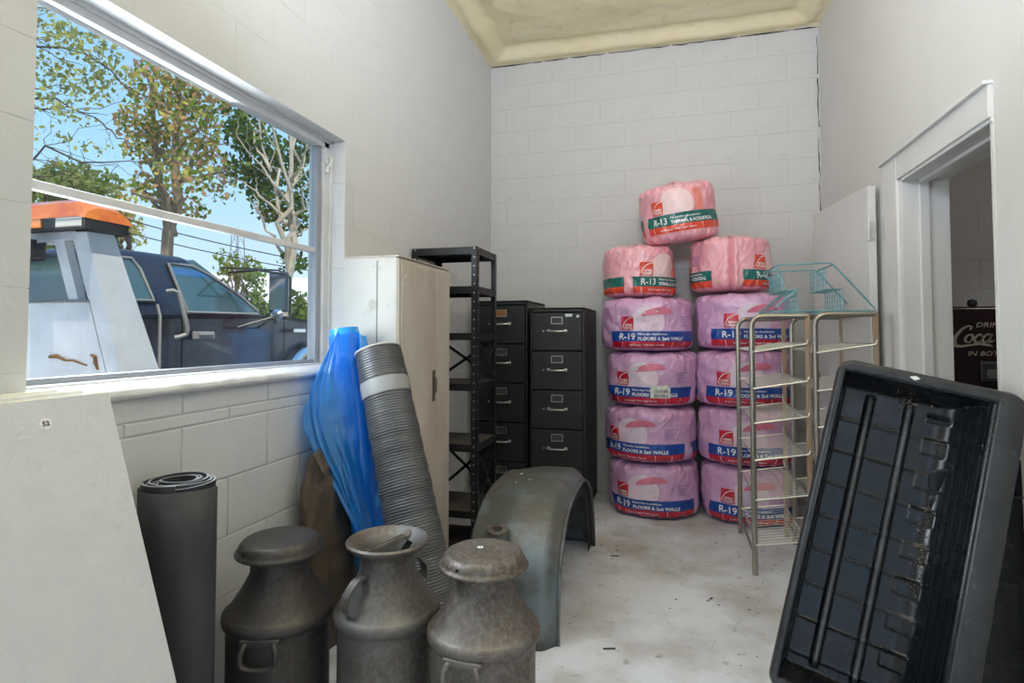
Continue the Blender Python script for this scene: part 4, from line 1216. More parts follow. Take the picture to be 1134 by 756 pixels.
milk_can('pitted grey lidded milk can with white dot sticker, nearest the fender', -0.546, 1.682, can_light, True, -1.62, sticker=(-0.012, 0.004), s=1.0)
# bracket lying in the open can
br_m = mat('worn_bracket_steel', (0.33, 0.30, 0.26), 0.5, 0.6, col2=(0.2, 0.16, 0.12), scale=20)
bk = thing('metal_bracket', 'worn steel angle bracket resting in the mouth of the open milk can', 'bracket', (-0.884, 1.722, 0.53))
a = Vector((-0.075, -0.035, 0.035)); c = Vector((0.065, 0.030, 0.092)); t = (c - a).normalized(); sd = Vector((0, 0, 1)).cross(t).normalized(); up = t.cross(sd)
Mk = frame(a, t, sd, up); Lk = (c - a).length
MB().box(0, Lk, -0.014, 0.014, 0, 0.004, Mk).box(0, Lk, -0.014, -0.010, 0, 0.016, Mk).box(0, Lk, 0.010, 0.014, 0, 0.016, Mk).build('channel', br_m, bk)
MB().lathe([(0.0, 0.012), (0.016, 0.010), (0.019, 0.0), (0.016, -0.008), (0.0, -0.01)], 14, M=Mk @ Matrix.Translation((Lk - 0.01, 0, 0.012))).build('eyelet', br_m, bk, smooth=True)
MB().tube([(0.03, 0.02, 0.02), (0.06, 0.035, 0.075)], 0.010, 8).build('bolt', gap_black, bk, smooth=True)
MB().lathe([(0.0, 0.0), (0.079, 0.002)], 24, c=(0, 0, -0.02)).build('grit', mat('grit_in_can', (0.06, 0.055, 0.05), 0.9, bump=0.8, bscale=60), bk)

# ------------------------------------------------------------------ fender
fd_out = mat('worn_green_grey_fender_paint', (0.115, 0.120, 0.110), 0.42, 0.35, col2=(0.17, 0.135, 0.105), scale=3.2, lo=0.48, hi=0.75, col3=(0.19, 0.235, 0.265), scale3=4.4, lo3=0.47, hi3=0.66, bump=0.06, bscale=30, rough2=0.6)
fe = thing('truck_fender', 'arched old green-grey truck fender standing on the floor', 'fender', (-0.62, 2.95, 0))
FY0, FY1 = 2.36, 3.60
def fender_pt(u, v, off=0.0):
    # u along the arch from the near foot to the far foot, v across from right lip to left edge
    a = pi * (1 - u)
    ce_ = cos(a); se = sin(a)
    yc = 2.93
    L = 0.60 if ce_ < 0 else 0.68
    hgt = 0.565
    p = 0.80
    yy = yc + L * math.copysign(abs(ce_) ** p, ce_)
    zz = hgt * abs(se) ** (0.72 if ce_ < 0 else 0.92)
    # outward normal of the arch
    ny, nz_ = ce_ * 0.9, se
    ln = math.hypot(ny, nz_); ny /= ln; nz_ /= ln
    w = 0.40
    x = -0.455 - w * v
    # rolled right edge and gently domed crown, falling to the left
    d = -0.060 * (1 - smoothstep(0.0, 0.20, v)) ** 1.6 - 0.030 * smoothstep(0.45, 1.0, v) ** 1.3
    d += off
    z = max(0.0, zz + nz_ * d) if abs(se) < 0.03 else zz + nz_ * d
    return (x, yy + ny * d, max(0.0, z))
b = MB().grid(lambda u, v: fender_pt(u, v), 72, 26)
o = bin_(b, 'shell', fd_out, fe, smooth=True, sharp=80, solid=0.006)
lip = [Vector(fender_pt(i / 72, 0.0)) + Vector((0.002, 0, 0)) for i in range(73)]
bin_(MB().tube(lip, 0.007, 8), 'rolled_lip', fd_out, fe, smooth=True)
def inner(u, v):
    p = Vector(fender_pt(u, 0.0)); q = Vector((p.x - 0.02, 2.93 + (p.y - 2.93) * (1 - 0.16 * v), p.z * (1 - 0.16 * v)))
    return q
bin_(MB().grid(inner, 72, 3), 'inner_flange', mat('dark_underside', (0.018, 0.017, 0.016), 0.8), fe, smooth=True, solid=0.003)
pt = Vector(fender_pt(0.50, 0.72))
bin_(MB().tube([pt + Vector((0, 0, -0.002)), pt + Vector((0, 0, 0.004))], 0.012, 12), 'price_dot', ink_white, fe)
for (u, v, r_) in ((0.44, 0.70, 0.004), (0.45, 0.55, 0.0045), (0.455, 0.52, 0.003)):
    pt = Vector(fender_pt(u, v, 0.004)); bin_(MB().tube([pt - Vector((0, 0, 0.004)), pt + Vector((0, 0, 0.002))], r_, 6), 'paint_fleck', ink_white, fe)
# toothed ring hung on the fender's near shoulder
rg = MB(); N = 44
rm, rn = 0.044, 0.020
vs = []; fs = []
for i in range(N):
    a = 2 * pi * i / N; ro = rm + (0.004 if i % 2 else 0.0)
    for (r_, z_) in ((ro, 0.006), (ro, -0.006), (rn, -0.006), (rn, 0.006)): vs.append((r_ * cos(a), r_ * sin(a), z_))
for i in range(N):
    j = (i + 1) % N
    for k in range(4): fs.append((i * 4 + k, i * 4 + (k + 1) % 4, j * 4 + (k + 1) % 4, j * 4 + k))
rg.add(vs, fs)
rp = Vector(fender_pt(0.235, 0.62))
Mr = Matrix.Translation(rp + Vector((-0.02, -0.045, 0.016))) @ Euler((R(12), R(4), 0)).to_matrix().to_4x4()
o = rg.xf(Mr).build('gear_ring', can_light); tag(o, 'small rusty toothed ring resting against the fender behind milk can', 'gear')
# ------------------------------------------------------------------ foam boards leaning under the window
board_m = mat('white_foam_board_skin', (0.67, 0.68, 0.69), 0.7, col2=(0.63, 0.645, 0.665), scale=14, bump=0.55, bscale=48, bdist=0.006)
board_e = mat('cream_foam_edge', (0.74, 0.70, 0.52), 0.8, bump=0.3, bscale=60)
top_p, bot_p = Vector((-1.402, 0, 1.132)), Vector((-1.022, 0, 0.0))
bdir = (top_p - bot_p).normalized(); bnorm = Vector((bdir.z, 0, -bdir.x))
def foam_board(label, k, y0, y1, extra):
    # k: how many boards behind the front one
    base = bot_p - bnorm * 0.0 + Vector((-0.026 * k / bdir.z, 0, 0))
    root = thing('foam_board', label, 'board', (base.x, (y0 + y1) / 2, 0), group='foam boards under the window')
    M = frame((0, 0, 0), bdir, (0, 1, 0), bnorm)     # x up the board, z out of its face
    L = (top_p - bot_p).length + extra; hw = (y1 - y0) / 2
    MB().box(0.0, L, -hw, hw, -0.024, -0.002, M, bev=0.003).build('core', board_e, root)
    MB().box(0.002, L - 0.004, -hw + 0.003, hw - 0.003, -0.003, 0.0, M, bev=0.001).build('skin', board_m, root)
    if k == 0:
        pz = L - 0.062; py = hw - 0.172
        st = MB().lathe([(0.0, 0.0012), (0.0135, 0.001), (0.0140, 0.0)], 20, M=M @ Matrix.Translation((pz, py, 0.0)))
        so_ = st.build('number_sticker', ink_white, root)
        vs, fs = text_2d('52', 0.016, 0.0004, 0.016)
        MB().add([M @ Vector((pz - 0.0055 + v, py - 0.008 + u, 0.002)) for u, v in vs], fs).build('number', ink_black, so_)
    return root
foam_board('front white textured foam board with a round 52 sticker', 0, -0.06, 1.180, 0.0)
foam_board('middle foam board, its cream edge showing behind the front board', 1, -0.12, 1.135, 0.008)
foam_board('rearmost foam board, its cream edge against the window sill', 2, -0.16, 1.095, 0.012)

# ------------------------------------------------------------------ black rubber roll
roll_b = mat('black_rubber_sheet', (0.030, 0.030, 0.033), 0.55, col2=(0.048, 0.048, 0.052), scale=5, bump=0.12, bscale=30, col3=(0.16, 0.16, 0.165), scale3=25, lo3=0.72, hi3=0.85)
roll_t = mat('dusty_rubber_edge', (0.34, 0.35, 0.38), 0.7, col2=(0.20, 0.21, 0.23), scale=18)
rr_ = thing('rubber_roll', 'upright roll of black rubber sheeting behind the foam board', 'roll', (-1.352, 1.362, 0))
turns, RH = 6.0, 0.862
N = 300
vs = []; fs = []
for i in range(N + 1):
    a = -0.9 + 2 * pi * turns * i / N
    r_ = 0.045 + (0.098 - 0.045) * i / N
    th_ = 0.0062
    zt = RH + 0.006 * sin(a * 0.37) + 0.004 * noise.noise(Vector((i * .05, 0, 0)))
    for (q, z_) in ((r_, 0.0), (r_, zt), (r_ - th_, zt), (r_ - th_, 0.0)): vs.append((q * cos(a), q * sin(a), z_))
for i in range(N):
    for k in range(4):
        if k == 1: continue
        fs.append((i * 4 + k, i * 4 + (k + 1) % 4, i * 4 + 4 + (k + 1) % 4, i * 4 + 4 + k))
fs += [(0, 1, 2, 3), (N * 4, N * 4 + 1, N * 4 + 2, N * 4 + 3)]
MB().add(vs, fs).build('sheet', roll_b, rr_, smooth=True, sharp=50)
tf = [(i * 4 + 1, i * 4 + 2, i * 4 + 6, i * 4 + 5) for i in range(N)]
MB().add([Vector(v) + Vector((0, 0, 0.0005)) for v in vs], tf).build('rolled_edge', roll_t, rr_, smooth=True)
# loose outer flap and a pale scuffed patch near the foot
def flap(u, v):
    a = -2.6 + u * 2.7
    r_ = 0.101 + 0.016 * smoothstep(0.55, 1.0, u)
    return (r_ * cos(a), r_ * sin(a), 0.0 + v * (RH - 0.012))
MB().grid(flap, 40, 6).build('outer_flap', roll_b, rr_, smooth=True, solid=0.004)
sc = [(-1.75, 0.54), (-1.32, 0.53), (-1.36, 0.46), (-1.5, 0.40), (-1.7, 0.33)]
MB().add([(0.105 * cos(a), 0.105 * sin(a), z_) for a, z_ in sc], [(0, 1, 2, 3, 4)]).build('pale_scuff', mat('scuffed_rubber', (0.42, 0.42, 0.42), 0.6), rr_)

# ------------------------------------------------------------------ brown sack behind the rolls
sack_m = mat('brown_canvas', (0.135, 0.10, 0.072), 0.85, col2=(0.095, 0.07, 0.05), scale=6, bump=0.5, bscale=8, bdist=0.03)
sk = thing('canvas_sack', 'slumped brown canvas sack leaning on the left wall behind blue roll', 'sack', (-1.395, 2.185, 0))
def sack_pt(u, v):
    a = 2 * pi * u
    z = 0.80 * v
    w = 0.165 - 0.035 * v + 0.02 * sin(v * 9 + 1); dpt = 0.075 - 0.020 * v
    n = noise.noise(Vector((cos(a) * 1.7, sin(a) * 1.7, v * 5))) * 0.022 + 0.010 * noise.noise(Vector((cos(a) * 4, sin(a) * 4, v * 14 + 3)))
    k = 1.0 - smoothstep(0.93, 1.0, v) * 0.45
    n2 = 0.012 * sin(4 * a + v * 3)
    x = max(-0.085, (dpt + n + n2) * cos(a) * k); y = (w + n + n2) * math.copysign(abs(sin(a)) ** 0.8, sin(a)) * k
    y = min(y, 0.20)
    return (x - 0.008 * v, y, max(0.0, z + n * 0.8 * v))
MB().grid(sack_pt, 64, 46, closeu=True).build('cloth', sack_m, sk, smooth=True, sharp=80)
def fold_pt(u, v):
    y = -0.15 + 0.12 * u; z = 0.80 - 0.08 * v * (0.6 + 0.4 * sin(u * 5)) + 0.028 * u
    return (0.015 + 0.045 * v + 0.008 * sin(u * 9), y, z - 0.02 * v * v)
MB().grid(fold_pt, 14, 8).build('folded_top', sack_m, sk, smooth=True, sharp=80, solid=0.006)

# ------------------------------------------------------------------ blue film roll
blue_m = mat('blue_film_layers', (0.008, 0.33, 0.90), 0.28, coat=0.6, col2=(0.02, 0.38, 0.95), scale=9, bump=0.35, bscale=16, bdist=0.01)
def film_mat():
    m = bpy.data.materials.new('blue_translucent_film'); m.use_nodes = True
    nt = m.node_tree; nt.nodes.clear(); L = nt.links.new
    o = nt.nodes.new('ShaderNodeOutputMaterial')
    d = nt.nodes.new('ShaderNodeBsdfDiffuse'); d.inputs[0].default_value = (0.02, 0.36, 0.95, 1)
    tl = nt.nodes.new('ShaderNodeBsdfTranslucent'); tl.inputs[0].default_value = (0.04, 0.48, 1.0, 1)
    tp = nt.nodes.new('ShaderNodeBsdfTransparent'); tp.inputs[0].default_value = (0.30, 0.62, 1.0, 1)
    gl = nt.nodes.new('ShaderNodeBsdfGlossy'); gl.inputs['Roughness'].default_value = 0.16
    nz = nt.nodes.new('ShaderNodeTexNoise'); nz.inputs['Scale'].default_value = 14; nz.inputs['Detail'].default_value = 4
    tc = nt.nodes.new('ShaderNodeTexCoord'); L(tc.outputs['Object'], nz.inputs['Vector'])
    bp = nt.nodes.new('ShaderNodeBump'); bp.inputs['Strength'].default_value = 0.5; bp.inputs['Distance'].default_value = 0.02; L(nz.outputs['Fac'], bp.inputs['Height'])
    for s in (d, gl): L(bp.outputs[0], s.inputs['Normal'])
    a = nt.nodes.new('ShaderNodeMixShader'); a.inputs[0].default_value = 0.45; L(d.outputs[0], a.inputs[1]); L(tl.outputs[0], a.inputs[2])
    b_ = nt.nodes.new('ShaderNodeMixShader'); b_.inputs[0].default_value = 0.30; L(a.outputs[0], b_.inputs[1]); L(tp.outputs[0], b_.inputs[2])
    c_ = nt.nodes.new('ShaderNodeMixShader'); c_.inputs[0].default_value = 0.10; L(b_.outputs[0], c_.inputs[1]); L(gl.outputs[0], c_.inputs[2])
    L(c_.outputs[0], o.inputs[0]); return m
film = film_mat()
b0, b1 = Vector((-1.168, 2.25, 0.0)), Vector((-1.388, 2.272, 1.30))
bl = thing('film_roll', 'bright blue plastic film roll leaning beside the locker, its loose sheet hanging', 'roll', b0)
ax_ = (b1 - b0).normalized(); sx_ = Vector((0, 1, 0)).cross(ax_).normalized(); sy_ = ax_.cross(sx_)
Mb = frame((0, 0, 0), sx_, sy_, ax_); Lb = (b1 - b0).length
rp_ = [(0.0, 0.0)] + [(0.063 + 0.003 * sin(i * 1.7) + 0.002 * sin(i * 4.1), Lb * i / 26) for i in range(27)] + [(0.030, Lb), (0.028, Lb - 0.05)]
MB().lathe(rp_, 36, M=Mb).build('roll_core', blue_m, bl, smooth=True, sharp=60)
edge = [(-1.345, 2.17, 1.290), (-1.400, 2.13, 1.150), (-1.442, 2.11, 1.030), (-1.452, 2.10, 0.935), (-1.422, 2.10, 0.828), (-1.366, 2.11, 0.720), (-1.302, 2.12, 0.600), (-1.222, 2.14, 0.460), (-1.17, 2.17, 0.25)]
edge_s = smooth_path(edge, 6)
def film_pt(u, v):
    i = v * (len(edge_s) - 1); k = min(int(i), len(edge_s) - 2); f = i - k
    q = edge_s[k].lerp(edge_s[k + 1], f)
    zr = max(0.02, min(1.29, q.z - 0.02 + 0.0 * v)); t = zr / b1.z
    p = b0.lerp(b1, t) + Vector((0.045, -0.052, 0.0))
    r = p.lerp(q, u)
    fold = 0.016 * sin(u * 14 + v * 7) * u + 0.012 * noise.noise(Vector((u * 5, v * 7, 1.3)))
    r += Vector((0.25 * fold, -abs(fold) - 0.03 * sin(pi * u), 0.3 * fold))
    return r - b0
MB().grid(film_pt, 40, 60).build('loose_film', film, bl, smooth=True, sharp=80)
def film2_pt(u, v):
    # second ply bulging right of the roll down to the floor
    t = 0.98 - 0.94 * v; p = b0.lerp(b1, t)
    a = -2.5 + 2.6 * u
    r_ = 0.069 + 0.010 * sin(v * 11 + u * 5) * v
    return p + sx_ * r_ * cos(a) + sy_ * r_ * sin(a) - b0
MB().grid(film2_pt, 24, 40).build('outer_ply', film, bl, smooth=True, sharp=80)
def film3_pt(u, v):
    # loose wisp at the top right
    p = b0.lerp(b1, 0.985 - 0.16 * v)
    return p + Vector((0.06 + 0.055 * u, -0.02 + 0.012 * sin(u * 7 + v * 4), 0.012 * sin(u * 5))) - b0
MB().grid(film3_pt, 10, 10).build('film_wisp', film, bl, smooth=True, sharp=80)

# ------------------------------------------------------------------ grey ribbed roll
gr_m = mat('grey_ribbed_vinyl', (0.145, 0.147, 0.152), 0.33, 0.35, col2=(0.11, 0.11, 0.112), scale=5, bump=0.08, bscale=40)
gr_band = mat('pale_roll_band', (0.30, 0.30, 0.30), 0.5)
gr_core = mat('cream_roll_end', (0.62, 0.60, 0.54), 0.8)
g0, g1 = Vector((-0.795, 2.005, 0.0)), Vector((-1.214, 2.262, 1.205))
gr = thing('ribbed_roll', 'grey ribbed roll with a pale band near its top, leaning on the locker', 'roll', g0)
ax_ = (g1 - g0).normalized(); sx_ = Vector((0, 1, 0)).cross(ax_).normalized(); sy_ = ax_.cross(sx_)
Mg = frame((0, 0, 0), sx_, sy_, ax_); Lg = (g1 - g0).length
def rg_(t): return 0.112 - 0.016 * t
ribs = 118
prof = [(0.0, 0.0)]
for i in range(ribs):
    z0_, z1_ = Lg * i / ribs, Lg * (i + 1) / ribs; rr0 = rg_(i / ribs) + 0.0012 * sin(i * 0.9) + 0.001 * sin(i * .31)
    prof += [(rr0, z0_ + 0.0008), (rr0 + 0.0024, z0_ + 0.3 * (z1_ - z0_)), (rr0 + 0.0024, z0_ + 0.7 * (z1_ - z0_)), (rr0, z1_ - 0.0008)]
prof.append((0.085, Lg))
MB().lathe(prof, 44, M=Mg).build('ribbed_sheet', gr_m, gr, smooth=True, sharp=40)
MB().lathe([(rg_(.87) + 0.0045, Lg * 0.845), (rg_(.87) + 0.005, Lg * 0.85), (rg_(.9) + 0.005, Lg * 0.888), (rg_(.9) + 0.004, Lg * 0.893)], 44, M=Mg).build('paper_band', gr_band, gr, smooth=True)
sp_ = []; 
for i in range(161):
    a = 2 * pi * 4 * i / 160; r_ = 0.05 + 0.045 * i / 160
    sp_.append(Mg @ Vector((r_ * cos(a), r_ * sin(a), Lg + 0.001)))
MB().tube(sp_, 0.0028, 5).build('rolled_edge', gr_core, gr)
MB().tube([Mg @ Vector(((rg_(1) + 0.001) * cos(a), (rg_(1) + 0.001) * sin(a), Lg)) for a in [2 * pi * i / 40 for i in range(40)]], 0.004, 6, closed=True).build('top_edge', gr_core, gr, smooth=True)

# ------------------------------------------------------------------ wire racks
rk_m = mat('tarnished_rack_steel', (0.40, 0.385, 0.35), 0.40, 0.75, col2=(0.33, 0.28, 0.22), scale=6, col3=(0.42, 0.26, 0.12), scale3=5, lo3=0.60, hi3=0.75)
rk_rust = mat('rust_stained_leg', (0.46, 0.31, 0.19), 0.55, 0.4, col2=(0.42, 0.36, 0.29), scale=4, stretch=(1, 1, 0.3))
wire_m = mat('zinc_wire', (0.56, 0.56, 0.54), 0.38, 0.8)
def wire_rack(label, x0, x1, y0, y1, h, sh):
    root = thing('wire_rack', label, 'rack', (x0, y0, 0), group='wire racks beside the insulation')
    w = x1 - x0; dp = y1 - y0
    def sq(b, P, rr=0.0115): b.tube(P, rr * 1.25, 4)
    for y, nm in ((0.0, 'front_frame'), (dp, 'back_frame')):
        b = MB()
        arc = [(0.055 - 0.055 * cos(a), y, h - 0.055 + 0.055 * sin(a)) for a in [pi / 2 * i / 7 for i in range(8)]]
        b.tube([(0, y, 0.0)] + arc + [(w, y, h)], 0.0145, 8)
        b.build(nm, rk_m, root, smooth=True)
        MB().box(w - 0.012, w + 0.012, y - 0.009, y + 0.009, 0, h + 0.012, bev=0.002).build('leg', rk_rust, root)
    b = MB().tube([(0.05, 0, h), (0.05, dp, h)], 0.008, 8).tube([(w, 0, h), (w, dp, h)], 0.008, 8)
    b.build('top_rail', rk_m, root, smooth=True)
    b = MB().tube([(0.0, 0, 0.10), (0.0, dp, 0.10)], 0.007, 8).tube([(w, 0, 0.10), (w, dp, 0.10)], 0.007, 8)
    b.build('bottom_rail', rk_m, root, smooth=True)
    for z in sh:
        b = MB(); rise = 0.045
        zf = lambda x: z + rise * x / w
        b.tube([(-0.004, -0.014, zf(0) + 0.022), (0.004, -0.014, zf(0)), (w - 0.006, -0.014, zf(w)), (w + 0.002, -0.014, zf(w) + 0.022)], 0.0048, 6)
        b.tube([(0, dp - 0.01, zf(0)), (w, dp - 0.01, zf(w))], 0.0045, 6)
        b.tube([(0.012, 0, zf(0)), (0.012, dp * 0.5, zf(0) - 0.002), (0.012, dp, zf(0))], 0.0042, 6)
        b.tube([(w - 0.016, -0.012, zf(w) + 0.004), (w - 0.016, dp * 0.5, zf(w)), (w - 0.016, dp * 0.93, zf(w)), (w - 0.016, dp * 0.97, zf(w) + 0.045)], 0.0042, 6)
        sh_o = b.build('shelf', wire_m, root, smooth=True)
        b = MB(); n = 15
        for i in range(n):
            y = dp * (i + 0.5) / n; b.tube([(0.01, y, zf(0)), (w - 0.014, y, zf(w))], 0.0014, 5)
        stuff(b.build('wires', wire_m, sh_o))
    return root
shz = (1.145, 1.005, 0.810, 0.612, 0.398, 0.160)
shz = (1.180, 0.985, 0.800, 0.605, 0.395, 0.160)
wire_rack('rusty wire rack with six wire shelves in front of right-hand bags', 0.425, 0.698, 3.355, 4.02, 1.372, shz)
wire_rack('wire rack standing between the other rack and the open door', 0.722, 1.000, 3.30, 3.90, 1.378, shz)

# teal wire display basket lying over both racks
teal = mat('teal_coated_wire', (0.10, 0.36, 0.42), 0.4, 0.3, col2=(0.22, 0.42, 0.46), scale=20)
tw = thing('wire_basket', 'teal wire stepped display basket lying across both rack tops', 'basket', (0.78, 3.60, 1.394))
zb_ = 1.402
b = MB()
for y in (3.42, 3.80):
    b.tube(smooth_path([(0.52, y, zb_), (0.545, y, 1.43), (0.615, y, 1.52), (0.70, y, 1.60), (0.71, y, 1.60)], 3)[:1] + [(0.52, y, zb_), (0.70, y, 1.56)], 0.0045, 6) if y > 3.5 else None
for y in (3.46, 3.82):
    b.tube([(0.565, y, 1.652), (0.585, y, 1.658), (0.835, y, 1.660), (0.852, y, 1.652), (1.045, y, zb_ + 0.012), (1.05, y, zb_), (0.53, y, zb_), (0.56, y, zb_ + 0.02), (0.68, y, 1.525)], 0.0048, 6)
    b.tube([(0.565, y, 1.652), (0.562, y, 1.640), (0.60, y, 1.59), (0.60, y, 1.53)], 0.0042, 6)
for (x, z) in ((0.565, 1.652), (0.852, 1.652), (1.05, zb_), (0.53, zb_), (0.78, zb_)):
    b.tube([(x, 3.46, z), (x, 3.82, z)], 0.0045, 6)
bin_(b, 'outline', teal, tw, smooth=True)
def steps(P, ys, nm):
    b = MB()
    for y in ys: b.tube([(x, y, z) for x, z in P], 0.0030, 5)
    L = [0]
    for i in range(len(P) - 1):
        a_, c_ = Vector((P[i][0], 0, P[i][1])), Vector((P[i + 1][0], 0, P[i + 1][1]))
        n = max(1, int((c_ - a_).length / 0.028))
        for k in range(n):
            q = a_.lerp(c_, k / n); b.tube([(q.x, ys[0], q.z), (q.x, ys[-1], q.z)], 0.0022, 4)
    bin_(b, nm, teal, tw)
ys1 = [3.47 + 0.05 * i for i in range(8)]
steps([(0.590, 1.620), (0.590, 1.515), (0.672, 1.515), (0.672, zb_)], ys1, 'stepped_tray')
steps([(0.815, 1.640), (0.815, 1.520), (0.895, 1.520), (0.895, zb_)], ys1, 'stepped_tray')

# ------------------------------------------------------------------ black plastic sled
sled_m = mat('scuffed_black_plastic', (0.006, 0.007, 0.009), 0.20, spec=0.5, col2=(0.011, 0.012, 0.014), scale=6, col3=(0.15, 0.145, 0.14), scale3=22, lo3=0.70, hi3=0.86, bump=0.06, bscale=60, bdist=0.004, rough2=0.34)
sl = thing('plastic_sled', 'long black ribbed plastic sled tub leaning on edge by the doorway', 'sled', (0.80, 2.05, 0))
TL = Vector((0.585, 2.300, 1.200))
wv = Vector((0.953, -0.21, -0.218)).normalized(); lv = Vector((-0.257, -0.19, -0.948)); lv = (lv - wv * lv.dot(wv)).normalized(); nv_ = wv.cross(lv).normalized()   # nv_ points away from the viewer
SW, SL_, SD = 0.535, 1.135, 0.150
def across(u):
    # depth below the rim plane
    if u < 0.010: d = 0.022 * (1 - u / 0.010) ** 1.5
    elif u < 0.022: d = 0.0
    elif u < 0.046: d = SD * smoothstep(0.022, 0.046, u)
    elif u < 0.325: d = SD
    elif u < 0.390: d = SD - 0.055 * (1 - sqrt(max(0, 1 - ((u - 0.325) / 0.065) ** 2)))
    elif u < 0.450:
        t = (u - 0.390) / 0.060; d = (SD - 0.055) * (1 - t) + 0.012 * t
        d -= 0.0065 * max(0, sin(t * 2 * pi * 4)) ** 0.7
    elif u < SW - 0.010: d = 0.012 * (1 - smoothstep(0.450, 0.463, u)) - 0.004 * sin(pi * (u - 0.450) / (SW - 0.460))
    else: d = 0.030 * ((u - (SW - 0.010)) / 0.010) ** 1.5
    return d
def along(v):
    e_ = min(v, SL_ - v)
    if e_ < 0.010: return 0.026 * (1 - e_ / 0.010) ** 1.5
    if e_ < 0.040: return -0.002
    if e_ < 0.078: return SD * smoothstep(0.040, 0.078, e_) 
    return SD
def sled_pt(u_, v_):
    u, v = SW * u_, SL_ * v_
    da, dl = across(u), along(v)
    d = min(da, dl) if min(u, SW - u) > 0.010 and min(v, SL_ - v) > 0.010 else max(da if min(u, SW - u) <= 0.010 else 0, dl if min(v, SL_ - v) <= 0.010 else 0)
    if d > SD * 0.6 and 0.05 < u < 0.40:
        e_ = min(v, SL_ - v)
        for c in (0.128, 0.248):
            d -= 0.015 * (0.5 + 0.5 * cos(pi * min(1, abs(u - c) / 0.018))) * smoothstep(0.085, 0.11, e_)
        ph = ((v - 0.02) % 0.118) / 0.118
        d -= 0.0055 * max(0, 1 - abs(ph - 0.5) / 0.05) * smoothstep(0.09, 0.12, e_)
        if u > 0.30: d -= 0.006 * smoothstep(0.30, 0.306, u) * (1 if 0.5 < ph < 0.94 else 0) * smoothstep(0.10, 0.13, e_) * (1 - smoothstep(0.36, 0.38, u))
    r = 0.055
    du, dv = min(u, SW - u), min(v, SL_ - v)
    if du < r and dv < r:
        a_, c_ = r - du, r - dv; m_x = max(a_, c_); ln = math.hypot(a_, c_)
        if ln > 1e-9: a_, c_ = a_ * m_x / ln, c_ * m_x / ln
        u = (r - a_) if u < SW / 2 else SW - (r - a_); v = (r - c_) if v < SL_ / 2 else SL_ - (r - c_)
    return TL + wv * u + lv * v + nv_ * d
b = MB().grid(sled_pt, 214, 227)
NU, NV = 214, 227
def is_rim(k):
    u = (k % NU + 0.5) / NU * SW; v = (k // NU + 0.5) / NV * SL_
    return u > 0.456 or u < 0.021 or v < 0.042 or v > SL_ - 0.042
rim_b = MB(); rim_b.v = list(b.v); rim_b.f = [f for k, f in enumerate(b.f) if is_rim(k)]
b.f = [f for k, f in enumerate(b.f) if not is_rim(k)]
def prune(q):
    used = sorted({i for f in q.f for i in f}); mp_i = {o_: n_ for n_, o_ in enumerate(used)}
    q.v = [q.v[i] for i in used]; q.f = [tuple(mp_i[i] for i in f) for f in q.f]; return q
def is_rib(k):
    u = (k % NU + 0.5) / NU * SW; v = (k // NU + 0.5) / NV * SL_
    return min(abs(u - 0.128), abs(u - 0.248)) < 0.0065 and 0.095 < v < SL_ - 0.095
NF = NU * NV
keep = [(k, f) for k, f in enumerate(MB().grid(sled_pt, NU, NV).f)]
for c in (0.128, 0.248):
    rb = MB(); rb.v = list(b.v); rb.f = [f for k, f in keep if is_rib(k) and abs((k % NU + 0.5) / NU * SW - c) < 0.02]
    bin_(prune(rb), 'runner_rib', mat('rib_highlight_grey', (0.13, 0.135, 0.145), 0.30, col2=(0.05, 0.052, 0.058), scale=7, stretch=(1, 1, 0.6), col3=(0.01, 0.01, 0.012), scale3=30, lo3=0.62, hi3=0.7), sl, smooth=True, sharp=75, solid=0.004)  # lighter grey paints the window's highlight along each rib
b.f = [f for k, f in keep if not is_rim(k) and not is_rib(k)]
bin_(prune(b), 'tub', sled_m, sl, smooth=True, sharp=75, solid=0.004)
bin_(prune(rim_b), 'rim', mat('scuffed_rim_reflection_grey', (0.040, 0.041, 0.044), 0.36, col2=(0.022, 0.022, 0.024), scale=9, col3=(0.16, 0.16, 0.16), scale3=30, lo3=0.60, hi3=0.85, bump=0.06, bscale=60, bdist=0.004), sl, smooth=True, sharp=75, solid=0.004)  # lighter rim: window and door reflection painted in along with scuffs
q = TL + wv * 0.225 + lv * 0.022 - nv_ * 0.005
st = []
for (a_, r0_) in ((0, .014), (0.7, .009), (1.4, .011), (2.2, .008), (3.1, .012), (4.0, .007), (5.1, .009)): st.append(q + wv * r0_ * cos(a_) * 1.2 + lv * r0_ * sin(a_) * 0.8)
bin_(slab([p for p in st], nv_ * 0.002), 'paint_chip', ink_white, sl)
# litter caught in the sled
lit = mat('dry_leaf_bits', (0.24, 0.19, 0.15), 0.9, col2=(0.12, 0.09, 0.07), scale=40)
lr = random.Random(8); b = MB()
def crumb(p, s):
    a_ = Vector((lr.gauss(0, 1), lr.gauss(0, 1), lr.gauss(0, 1))).normalized(); d = a_.orthogonal().normalized(); d.rotate(Matrix.Rotation(lr.uniform(0, 6.3), 3, a_)); e_ = a_.cross(d)
    b.add([p - d * s, p + e_ * s * .4 + a_ * s * .2, p + d * s, p - e_ * s * .5], [(0, 1, 2), (0, 2, 3)])
for (u, v, su_, sv_, n, s) in ((0.235, 0.085, .020, .014, 46, .010), (0.17, 0.15, .012, .04, 30, .004), (0.165, 0.24, .016, .04, 26, .004), (0.345, 0.45, .012, .10, 80, .005), (0.36, 0.60, .012, .06, 70, .005), (0.452, 0.16, .006, .05, 24, .004), (0.25, 0.36, .03, .02, 14, .004), (0.2, 0.5, .12, .3, 60, .0025), (0.33, 0.3, .02, .1, 24, .003)):
    for _ in range(n):
        uu = max(0.05, min(0.46, lr.gauss(u, su_))); vv2 = max(0.06, min(1.05, lr.gauss(v, sv_)))
        p = Vector(sled_pt(uu / SW, vv2 / SL_)) - nv_ * 0.005
        crumb(p, s * lr.uniform(.5, 1.3))
